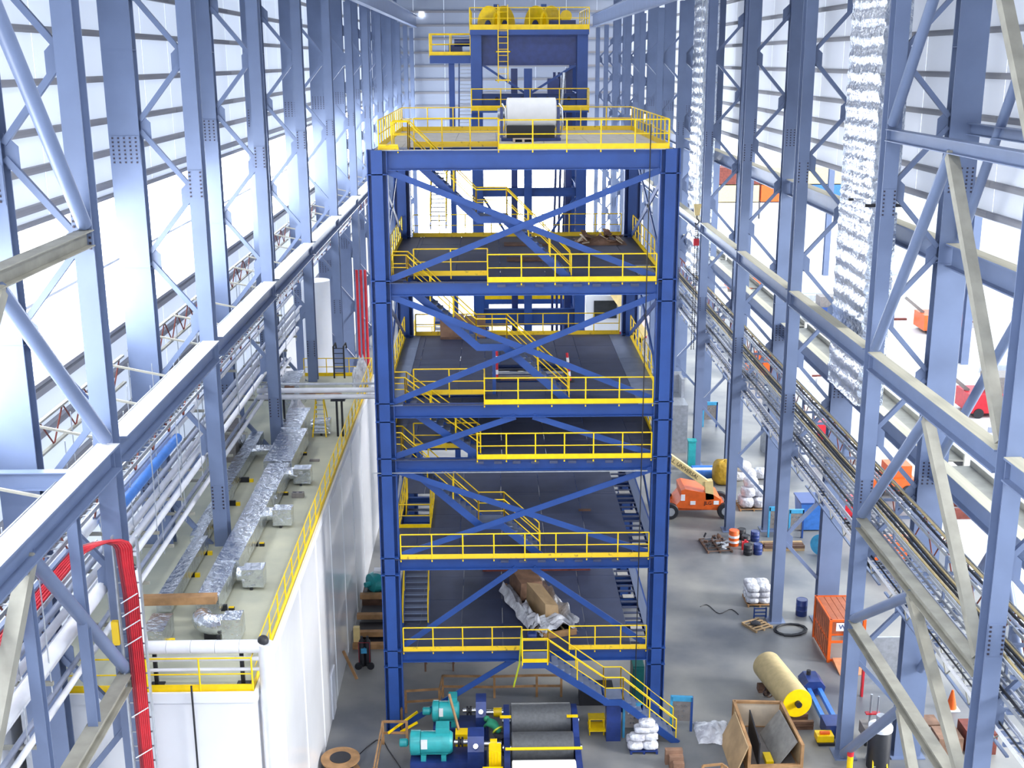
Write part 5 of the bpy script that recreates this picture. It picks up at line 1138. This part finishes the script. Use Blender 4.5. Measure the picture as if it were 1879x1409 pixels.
# bottom right machinery
p = onZ(1745, 1300); t = thing('traffic_cone', 'bright orange traffic cone behind the nearest right column', 'cone', p); build(MB().lathe(p, (0, 0, 1), [(0.04, 0.24), (0.9, 0.05), (0.92, 0.02)], 18), 'cone', 'orange', t, 40); build(MB().box(p.x-0.3, p.x+0.3, p.y-0.3, p.y+0.3, 0, 0.05), 'base', 'white', t)
p = onZ(1598, 1370); t = thing('welding_stand', 'grey machine stand with handle between right column feet', 'machine', (p.x, p.y, 0))
build(MB().box(p.x-0.3, p.x+0.5, p.y, p.y+0.8, 0.3, 0.8), 'body', 'panelgrey', t); build(MB().cyl((p.x, p.y+0.4, 0.8), (p.x, p.y+0.4, 2.2), 0.05), 'mast', 'galv', t); build(MB().cyl((p.x+0.3, p.y+0.4, 0.8), (p.x+0.3, p.y+0.4, 2.1), 0.04), 'mast', 'galv', t); build(MB().box(p.x-0.2, p.x+0.4, p.y+0.3, p.y+0.5, 1.3, 1.36), 'cross_head', 'red', t)
for a in (0, 0.7): build(MB().cyl((p.x-0.2+a*0.8, p.y+0.1, 0), (p.x-0.2+a*0.8, p.y+0.1, 0.3), 0.06), 'foot', 'black', t)
p = onZ(1655, 1405); p.x -= 1.0; t = thing('dark_pump', 'dark cylindrical pump with white collar at the lower right', 'pump', (p.x, p.y, 0)); build(MB().lathe((p.x, p.y, 0), (0, 0, 1), [(0, 0.45), (1.6, 0.45), (1.7, 0.38)], 20), 'barrel', 'black', t, 40); build(MB().cyl((p.x, p.y, 1.7), (p.x, p.y, 1.85), 0.48, n=20), 'collar', 'pipewhite', t, 40); build(MB().cyl((p.x, p.y, 1.85), (p.x, p.y, 2.3), 0.2), 'neck', 'galv', t, 40)
p = onZ(1608, 1405); t = thing('stepladder', 'small yellow stepladder at the bottom right', 'ladder', p)
for s in (-0.3, 0.3): build(MB().ob((p.x+s, p.y-0.5, 0), (p.x+s*0.7, p.y, 1.2), 0.05, 0.06), 'rail', 'yellow', t); build(MB().ob((p.x+s, p.y+0.5, 0), (p.x+s*0.7, p.y+0.05, 1.2), 0.04, 0.05), 'rear_leg', 'galv', t)
for k in range(4): build(MB().box(p.x-0.28, p.x+0.28, p.y-0.42+0.1*k, p.y-0.28+0.1*k, 0.25*k+0.2, 0.25*k+0.24), 'step', 'galv', t)
for i, (px, py, s, m) in enumerate(((1700, 1345, 0.8, 'brown'), (1735, 1375, 1.0, 'brown'), (1790, 1370, 1.2, 'rust'))):
    p = onZ(px, py); t = thing('cardboard_box', ['brown carton', 'larger brown carton with white labels', 'reddish carton'][i]+' on the floor at the lower right', 'box', p)
    build(MB().box(p.x-s/2, p.x+s/2, p.y-s/2, p.y+s/2, 0, s*0.8), 'carton', m, t)
    for k in range(2): build(MB().box(p.x-s*0.2+0.3*k, p.x-s*0.2+0.22+0.3*k, p.y-s/2-0.01, p.y-s/2, s*0.4, s*0.65), 'label', 'white', t)
t = thing('rack_screen', 'grey steel screen panel with red edge behind the right column', 'screen', (17.5, 47.8, 0)); build(MB().box(16.4, 18.4, 47.9, 48.0, 0.6, 2.9), 'sheet', 'galv', t)
for x in (16.4, 18.4): build(MB().box(x-0.04, x+0.04, 47.85, 48.05, 0, 3.0), 'post', 'red', t)
# left aisle: pallets, motor, hand truck
t = thing('pallet_stack', 'low stack of timber skids in the left aisle', 'pallets', (-6.1, 54.6, 0))
for k, (ya, z) in enumerate(((52.9, 0), (53.7, 0.25), (55.0, 0.55), (56.6, 0.9))): build(MB().box(-6.95, -5.0, ya, ya+0.3, z, z+0.25), 'skid_beam', 'wood', t); build(MB().box(-6.8, -5.1, ya+0.3, ya+1.3, z, z+0.15), 'skid_deck', 'black', t)
build(MB().box(-6.9, -5.0, 57.0, 58.6, 0, 0.9), 'skid_box', 'cleat', t)
t = thing('electric_motor', 'teal electric motor lying on skids in the left aisle', 'motor', (-5.9, 57.8, 0.9))
build(MB().lathe((-6.5, 57.3, 1.45), (0.8, 0.6, 0), [(0, 0.3), (0.05, 0.5), (0.3, 0.55), (1.2, 0.5), (1.3, 0.3)], 20), 'casing', 'teal', t, 40); build(MB().cyl((-6.72, 57.13, 1.45), (-6.5, 57.3, 1.45), 0.14), 'shaft_end', 'teal', t, 40); build(MB().box(-6.3, -5.8, 57.4, 57.9, 1.92, 2.1), 'terminal_box', 'white', t); build(MB().box(-6.5, -5.3, 57.2, 58.2, 0.9, 1.02), 'foot', 'teal', t)
p = onZ(665, 1228); t = thing('hand_truck', 'black hand truck with gas cylinders in the left aisle', 'hand truck', p)
for dx in (-0.02, 0.25): build(MB().lathe((p.x+dx, p.y+0.3, 0.05), (0, 0, 1), [(0, 0.14), (1.25, 0.14), (1.4, 0.06), (1.5, 0.06)], 14), 'gas_cylinder', 'black', t, 40)
for dx in (-0.18, 0.4): build(MB().cyl((p.x+dx, p.y-0.05, 0.17), (p.x+dx, p.y+0.05, 0.17), 0.17, n=16), 'wheel', 'black', t, 40)
build(MB().tube([(p.x-0.15, p.y+0.1, 0.15), (p.x-0.15, p.y+0.15, 1.3), (p.x+0.35, p.y+0.15, 1.3), (p.x+0.35, p.y+0.1, 0.15)], 0.025), 'frame', 'darkred', t, 40); build(MB().box(p.x-0.05, p.x+0.22, p.y+0.12, p.y+0.3, 0.75, 1.0), 'regulator_box', 'skyblue', t)
p = onZ(656, 1190); tag(build(MB().box(p.x-0.2, p.x+0.1, p.y+0.2, p.y+0.45, 0, 1.0), 'orange_case', 'cream'), 'orange-yellow upright case beside the hand truck', 'case')
a = onZ(655, 1247); tag(build(MB().ob(a+V((0, 0, 0.03)), (MX1+0.05, a.y+0.35, 1.3), 0.04, 0.16), 'leaning_board', 'wood'), 'pale board leaning on the white wall', 'board')
p = onZ(627, 1412); t = thing('cable_reel', 'wooden cable reel with black cable at the bottom edge', 'cable reel', p); c = V((p.x, p.y-0.2, 0))
for z in (0.0, 0.62): build(MB().cyl((c.x, c.y, z), (c.x, c.y, z+0.06), 0.78, n=32), 'flange', 'wood', t, 30)
build(MB().cyl((c.x, c.y, 0.06), (c.x, c.y, 0.62), 0.5, n=24), 'cable_winding', 'black', t, 40); build(MB().cyl((c.x, c.y, 0.68), (c.x, c.y, 0.70), 0.42, n=24), 'hub_disc', 'black', t)
pts = [V((c.x+0.5, c.y+0.3, 0.4)), onZ(672, 1372, 0.05), onZ(690, 1358, 0.02), onZ(703, 1357, 0.02), onZ(712, 1375, 0.02), onZ(735, 1409, 0.02)]
tag(build(MB().tube(pts, 0.025, 5), 'loose_cable', 'black', None, 60), 'black cable running from the reel across the floor', 'cable')
# clutter under the tower
p = onZ(818, 1232); t = thing('parts_table', 'brown table with chrome parts under the tower', 'table', (p.x, p.y, 0))
build(MB().box(p.x-1.0, p.x+0.4, p.y, p.y+0.8, 0.75, 0.82), 'top', 'cleat', t)
for dx in (-0.95, 0.35):
    for dy in (0.05, 0.75): build(MB().box(p.x+dx-0.04, p.x+dx+0.04, p.y+dy-0.04, p.y+dy+0.04, 0, 0.75), 'leg', 'cleat', t)
t = thing('chrome_parts', 'heap of chrome and black fittings on the brown table', 'parts', (p.x, p.y, 0.82))
for k in range(7): build(MB().cyl((p.x+0.05*k-0.1, p.y+0.2+0.05*k, 0.82), (p.x+0.05*k-0.05, p.y+0.25+0.04*k, 1.0+0.05*(k % 3)), 0.06, n=10), 'fitting', 'chrome' if k % 2 else 'black', t, 40)
# ================================================================== THINGS ON THE DECKS
t = thing('deflector_roll', 'large white roll in a dark stand on the top deck', 'roll', (1.6, 50.6, Z1))
ry = 50.6
build(MB().lathe((0.62, ry, 25.5), (1, 0, 0), [(0, 0.5), (0.04, 0.62), (2.02, 0.62), (2.06, 0.5)], 36), 'roll', 'roll_pale', t, 40)
build(MB().box(0.4, 2.85, ry-0.55, ry+0.55, Z1, Z1+0.12), 'base', 'navy', t); build(MB().box(0.62, 2.6, ry-0.5, ry-0.42, Z1+0.12, Z1+0.62), 'front_guard', 'black', t)
for x in (0.42, 2.76):
    s_ = build(MB().prism([(ry-0.4, Z1+0.12), (ry+0.4, Z1+0.12), (ry+0.2, Z1+1.35), (ry-0.2, Z1+1.35)], 'x', x-0.06, x+0.06), 'bearing_stand', 'navy', t)
    build(MB().cyl((x-0.16, ry, 25.5), (x+0.16, ry, 25.5), 0.2, n=16), 'bearing', 'galv', s_, 40)
    build(MB().tube([(x+0.1, ry-0.2, Z1+0.2), (x+0.18, ry-0.3, Z1+0.7), (x+0.15, ry-0.25, Z1+1.3), (x+0.02, ry-0.2, Z1+1.5)], 0.035), 'hose', 'chrome', s_, 50)
build(MB().cyl((0.3, ry, 25.5), (2.95, ry, 25.5), 0.1, n=12), 'journal', 'chrome', t, 40)
p = onZ(960, 260, Z1); t = thing('small_pallet', 'small pale pallet before the white roll on the top deck', 'pallet', (p.x, p.y, Z1)); pallet(t, p.x-0.42, p.x+0.42, p.y-0.3, p.y+0.3, Z1, 'plypale')
# debris heap and pallets on the second deck
p = onZ(1098, 448, Z2)
t = thing('debris_heap', 'heap of torn brown packing on the second deck', 'debris', (p.x, p.y, Z2))
for k in range(34):
    x, y = p.x+random.uniform(-1.15, 1.15), p.y+random.uniform(-0.35, 0.9); h = 0.55*(1-abs(x-p.x)/1.5)
    a = V((x, y, Z2+random.uniform(0.03, h))); b = a+V((random.uniform(-0.4, 0.4), random.uniform(-0.3, 0.3), random.uniform(-0.02, 0.3)))
    build(MB().ob(a, b, random.uniform(0.15, 0.4), 0.03), 'torn_board', random.choice(['brown', 'brown', 'cleat', 'plypale']), t)
def heap(u, v):
    x, y = (u-0.5)*2, (v-0.5)*2; r = min(1, math.hypot(x, y)); return (p.x+1.3*x, p.y+0.25+0.7*y, Z2+0.01+0.4*(1-r)*(0.6+0.9*abs(noise.noise(V((x*3, y*3, 3))))))
build(MB().grid(heap, 20, 14), 'packing_mound', 'brown', t)
for i, (pa, pb) in enumerate((((925, 450), (1005, 447)), ((930, 478), (1000, 475)))):
    a, b = onZ(*pa, Z2), onZ(*pb, Z2); t = thing('board_bundle', ['rear','front'][i]+' bundle of brown boards lying on the second deck', 'boards', a)
    for k in range(4): build(MB().box(a.x, b.x-0.1*k, a.y-0.3+0.2*k, a.y-0.14+0.2*k, Z2, Z2+0.08), 'board', 'cleat', t)
tag(sack(None, fx(735, Z2, 46.1)-0.05, 46.4, Z2, 0.3, 0.25, 0.08, 'brown', 'brown_bag', 31), 'brown bag on the left corner of the second deck', 'bag')
t = thing('grate_panel', 'light grating panel on the right edge of the second deck', 'grating', (6.2, 48, Z2))
for k in range(9): build(MB().box(5.75, 6.5, 46.6+0.28*k, 46.66+0.28*k, Z2+0.01, Z2+0.05), 'bar', 'galv', t)
for x in (5.75, 6.45): build(MB().box(x, x+0.05, 46.6, 48.9, Z2+0.01, Z2+0.05), 'bar', 'galv', t)
# red-white posts and cover plates on the third deck
for i, (pa, lean, lab) in enumerate((((912, 697), 0.0, 'left red and white barrier post at the deck opening'), ((1046, 700), -0.12, 'right red and white barrier post at the deck opening'))):
    b = onZ(*pa, Z3); t = thing('barrier_post', lab, 'post', b, 'barrier posts')
    for k in range(6): build(MB().cyl(b+V((lean*0.2*k, 0, 0.05+0.2*k)), b+V((lean*0.2*(k+1), 0, 0.05+0.2*(k+1))), 0.055, n=10), 'stripe', 'red' if k % 3 != 1 else 'white', t, 40)
    build(MB().cyl(b, b+V((0, 0, 0.06)), 0.2, n=14), 'base', 'black', t)
t = thing('opening_boards', 'boards laid across the third deck opening', 'boards', (1.5, 49.2, Z3))
for k, (y, m) in enumerate(((49.0, 'cleat'), (49.5, 'panelgrey'), (50.1, 'galv'), (50.6, 'black'))): build(MB().box(OP3[0]-0.2, OP3[1]+0.1, y, y+0.22, Z3+0.003, Z3+0.06), 'board', m, t)
t = thing('prop_post', 'blue prop carrying the stair landing on the third deck', 'post', (fx(905, Z3, 47), 47.0, Z3)); bx = fx(907, Z3, 47); build(MB().ob((bx, 46.95, Z3), (bx, 46.95, Z3+2.2), 0.14, 0.14, (0, 1, 0)), 'shaft', 'blue', t); build(MB().box(bx-0.3, bx+0.3, 46.8, 47.1, Z3+2.2, Z3+2.32), 'head', 'blue', t)
p = onZ(858, 612, Z3); t = thing('carton', 'brown carton at the back of the third deck', 'box', (p.x, TYB-0.6, Z3))
build(MB().box(p.x-1.3, p.x-0.15, TYB-0.75, TYB-0.15, Z3+0.12, Z3+1.15), 'carton', 'brown', t); build(MB().box(p.x-0.1, p.x+0.9, TYB-0.75, TYB-0.15, Z3+0.12, Z3+1.05), 'carton', 'brown', t); build(MB().box(p.x-1.3, p.x+0.9, TYB-0.75, TYB-0.15, Z3, Z3+0.12), 'pallet', 'cleat', t)
tag(build(MB().box(4.1, 5.2, 54.3, 54.55, Z4, Z4+0.07), 'loose_bar', 'cleat'), 'brown bar lying on the fourth deck', 'bar')
tag(build(MB().box(3.8, 4.35, 50.6, 50.75, Z5, Z5+0.06), 'loose_bar', 'cleat'), 'short bar lying on the fifth deck', 'bar')
# opened crate with plastic wrap on the sixth deck
t = thing('wrapped_crate', 'long opened crate trailing torn white plastic on the lowest deck', 'crate', (1.9, 49, Z6))
a = V((1.15, 51.8, Z6)); b = V((2.7, 46.7, Z6)); dr = (b-a).normalized(); sd = V((dr.y, -dr.x, 0))
def wp(u, s, z): return a + (b-a)*u + sd*s + V((0, 0, z))
build(MB().ob(wp(0, 0, 0.06), wp(1, 0, 0.06), 1.5, 0.12), 'skid_floor', 'black', t)
for s in (-0.7, 0.7): build(MB().ob(wp(0, s, 0.1), wp(1.02, s, 0.1), 0.12, 0.2), 'skid_beam', 'wood', t)
for s, u in ((-0.25, 0.02), (0.25, 0.3)): build(MB().ob(wp(u, s, 0.2), wp(1, s, 0.2), 0.06, 0.06), 'yellow_batten', 'tan', t)
mb = MB(); mb.hexa([wp(0.05, -0.55, 0.12), wp(0.05, 0.6, 0.12), wp(0.35, 0.6, 0.12), wp(0.35, -0.55, 0.12), wp(0.05, -0.5, 1.1), wp(0.05, 0.55, 1.1), wp(0.33, 0.5, 0.9), wp(0.33, -0.5, 0.9)]); build(mb, 'brown_box', 'brown', t)
mb = MB(); mb.hexa([wp(0.42, -0.35, 0.12), wp(0.42, 0.42, 0.12), wp(0.8, 0.2, 0.12), wp(0.8, -0.42, 0.12), wp(0.42, -0.3, 1.0), wp(0.45, 0.45, 1.25), wp(0.78, 0.2, 0.95), wp(0.78, -0.4, 0.8)]); build(mb, 'open_carton', 'ply', t)
def wrap(u0, u1, s0, hgt, seed, wid=0.35):
    def fn(u, v):
        uu = u0+(u1-u0)*u; k = (v-0.5)*2
        return wp(uu, s0+wid*k+0.18*noise.noise(V((u*5, v*3, seed))), 0.12+max(0.0, hgt*(1-k*k)*(0.7+0.6*noise.noise(V((u*6, v*4, seed+3)))))+0.06*abs(noise.noise(V((u*14, v*9, seed)))))
    return build(MB().grid(fn, 34, 10), 'plastic_wrap', 'plastic', t, 70)
wrap(-0.05, 1.0, -0.85, 0.55, 2, 0.25); wrap(0.1, 0.9, 0.9, 0.5, 8, 0.3); wrap(0.78, 1.04, 0.0, 0.55, 5, 0.85); wrap(0.55, 0.95, 0.75, 0.6, 12, 0.3)
build(MB().ob(wp(1.03, -0.75, 0.15), wp(1.03, 0.75, 0.15), 0.12, 0.26), 'end_board', 'wood', t)
tag(sack(None, 1.55, 46.4, Z6, 0.22, 0.2, 0.16, 'navy', 'blue_bag', 61), 'dark blue bag beside the opened crate', 'bag')
t = thing('red_trestle', 'dark red steel beam with blocks at the back of the lowest deck', 'beam', (2, 53.6, Z6)); build(MB().box(-0.6, 4.6, 53.4, 53.7, Z6, Z6+0.25), 'beam', 'rust', t)
for x in (0.2, 4.2): build(MB().box(x-0.25, x+0.25, 53.3, 53.8, Z6+0.25, Z6+0.75), 'block', 'rust', t)
tag(build(MB().tube([(lx0, 45.28, Z6+1.0), (lx0-0.05, 45.2, Z6+0.3), (lx0-0.1, 45.15, Z6-0.5), (lx0-0.35, 45.2, Z6-1.6)], 0.04), 'strap', 'lime', None, 40), 'lime green strap hanging off the stair landing', 'strap')

# ================================================================== SIDE HALL BEYOND THE RIGHT COLUMNS
for i, y in enumerate((60, 84, 108, 132, 156)):
    tag(build(MB().ib((44, y, 0), (44, y, 20), 0.7, 0.7, 0.05, (0, 1, 0)), 'side_column', 'steel'), '%s pale steel column from the camera in the bright side hall' % ORD[i], 'column', 'side hall columns')
def mach(label, x, y, s, m, cat='machine', m2='panelgrey', name='side_machine'):
    t = thing(name, label, cat, (x, y, 0), 'side hall equipment')
    build(MB().box(x-s*1.2, x+s*1.2, y-s*0.8, y+s*0.8, 0.4, s*1.0), 'body', m, t); build(MB().box(x-s*0.3, x+s*1.0, y-s*0.6, y+s*0.6, s*1.0, s*1.7), 'cab', m if s < 1.6 else m2, t)
    for dx in (-0.8, 0.8): build(MB().cyl((x+dx*s, y-s*0.85, 0.4), (x+dx*s, y+s*0.85, 0.4), 0.4, n=14), 'wheel', 'black', t, 40)
    build(MB().ob((x-s, y, s), (x-s*2, y, s*1.8), 0.3, 0.3), 'arm', m2, t); return t
mach('orange lift truck in the side hall, far right', 47, 122, 2.0, 'orange', 'truck')
mach('red machine with grey cab in the side hall', 40, 92, 1.9, 'red')
mach('yellow wrapped machine beside the far side hall column', 56, 117, 1.9, 'yellow')
mach('small orange cart behind the outer girder', 26, 74, 1.2, 'orange', 'cart')
mach('small red cart behind the second right column', 23.5, 84, 1.1, 'red', 'cart')
mach('orange compressor far behind the right rack', 24, 104, 1.3, 'orange', 'compressor')
mach('dark blue machine far in the side hall', 36, 128, 1.6, 'blue')
mach('orange dumper near the far end of the side hall', 31, 146, 1.7, 'orange', 'dumper')
mach('white van-shaped unit in the side hall', 34, 110, 1.8, 'white', 'unit')
mach('small blue tug beside the red machine', 43.5, 88, 1.1, 'pipeblue', 'tug', 'yellow')
mach('orange floor crane behind the first outer column', 22.2, 62, 1.0, 'orange', 'floor crane')
mach('small red pump trolley behind the rust joists', 21.5, 69, 0.9, 'red', 'trolley')
spots = sorted([(22+random.random()*34, 64+random.random()*92) for i in range(24)], key=lambda c: c[1])
for i, (x, y) in enumerate(spots):
    t = thing('steel_stack', '%s low stack of steel sections in the bright side hall, from the %s end' % (ORD[i] if i < 12 else ORD[23-i], 'near' if i < 12 else 'far'), 'steel stack', (x, y, 0), 'side hall steel stacks')
    for j in range(random.randint(3, 6)): build(MB().box(x-1.6+random.uniform(-0.3, 0.3), x+1.6, y-0.9+0.35*j, y-0.68+0.35*j, 0, 0.2+0.12*random.randint(0, 5)), 'section', random.choice(['pipewhite', 'galv', 'pipegrey', 'white', 'rust']), t)
t = thing('side_shed', 'orange and yellow stacked containers at the far end of the side hall', 'containers', (52, 216, 0))
for j, m in enumerate(('white', 'pipewhite', 'white', 'cream', 'orange', 'pipeblue', 'rust', 'cream', 'cream')): build(MB().box(40+8*(j % 3), 47.6+8*(j % 3), 214, 219, 3.1*(j//3), 3.1*(j//3)+2.9), 'container', m, t)
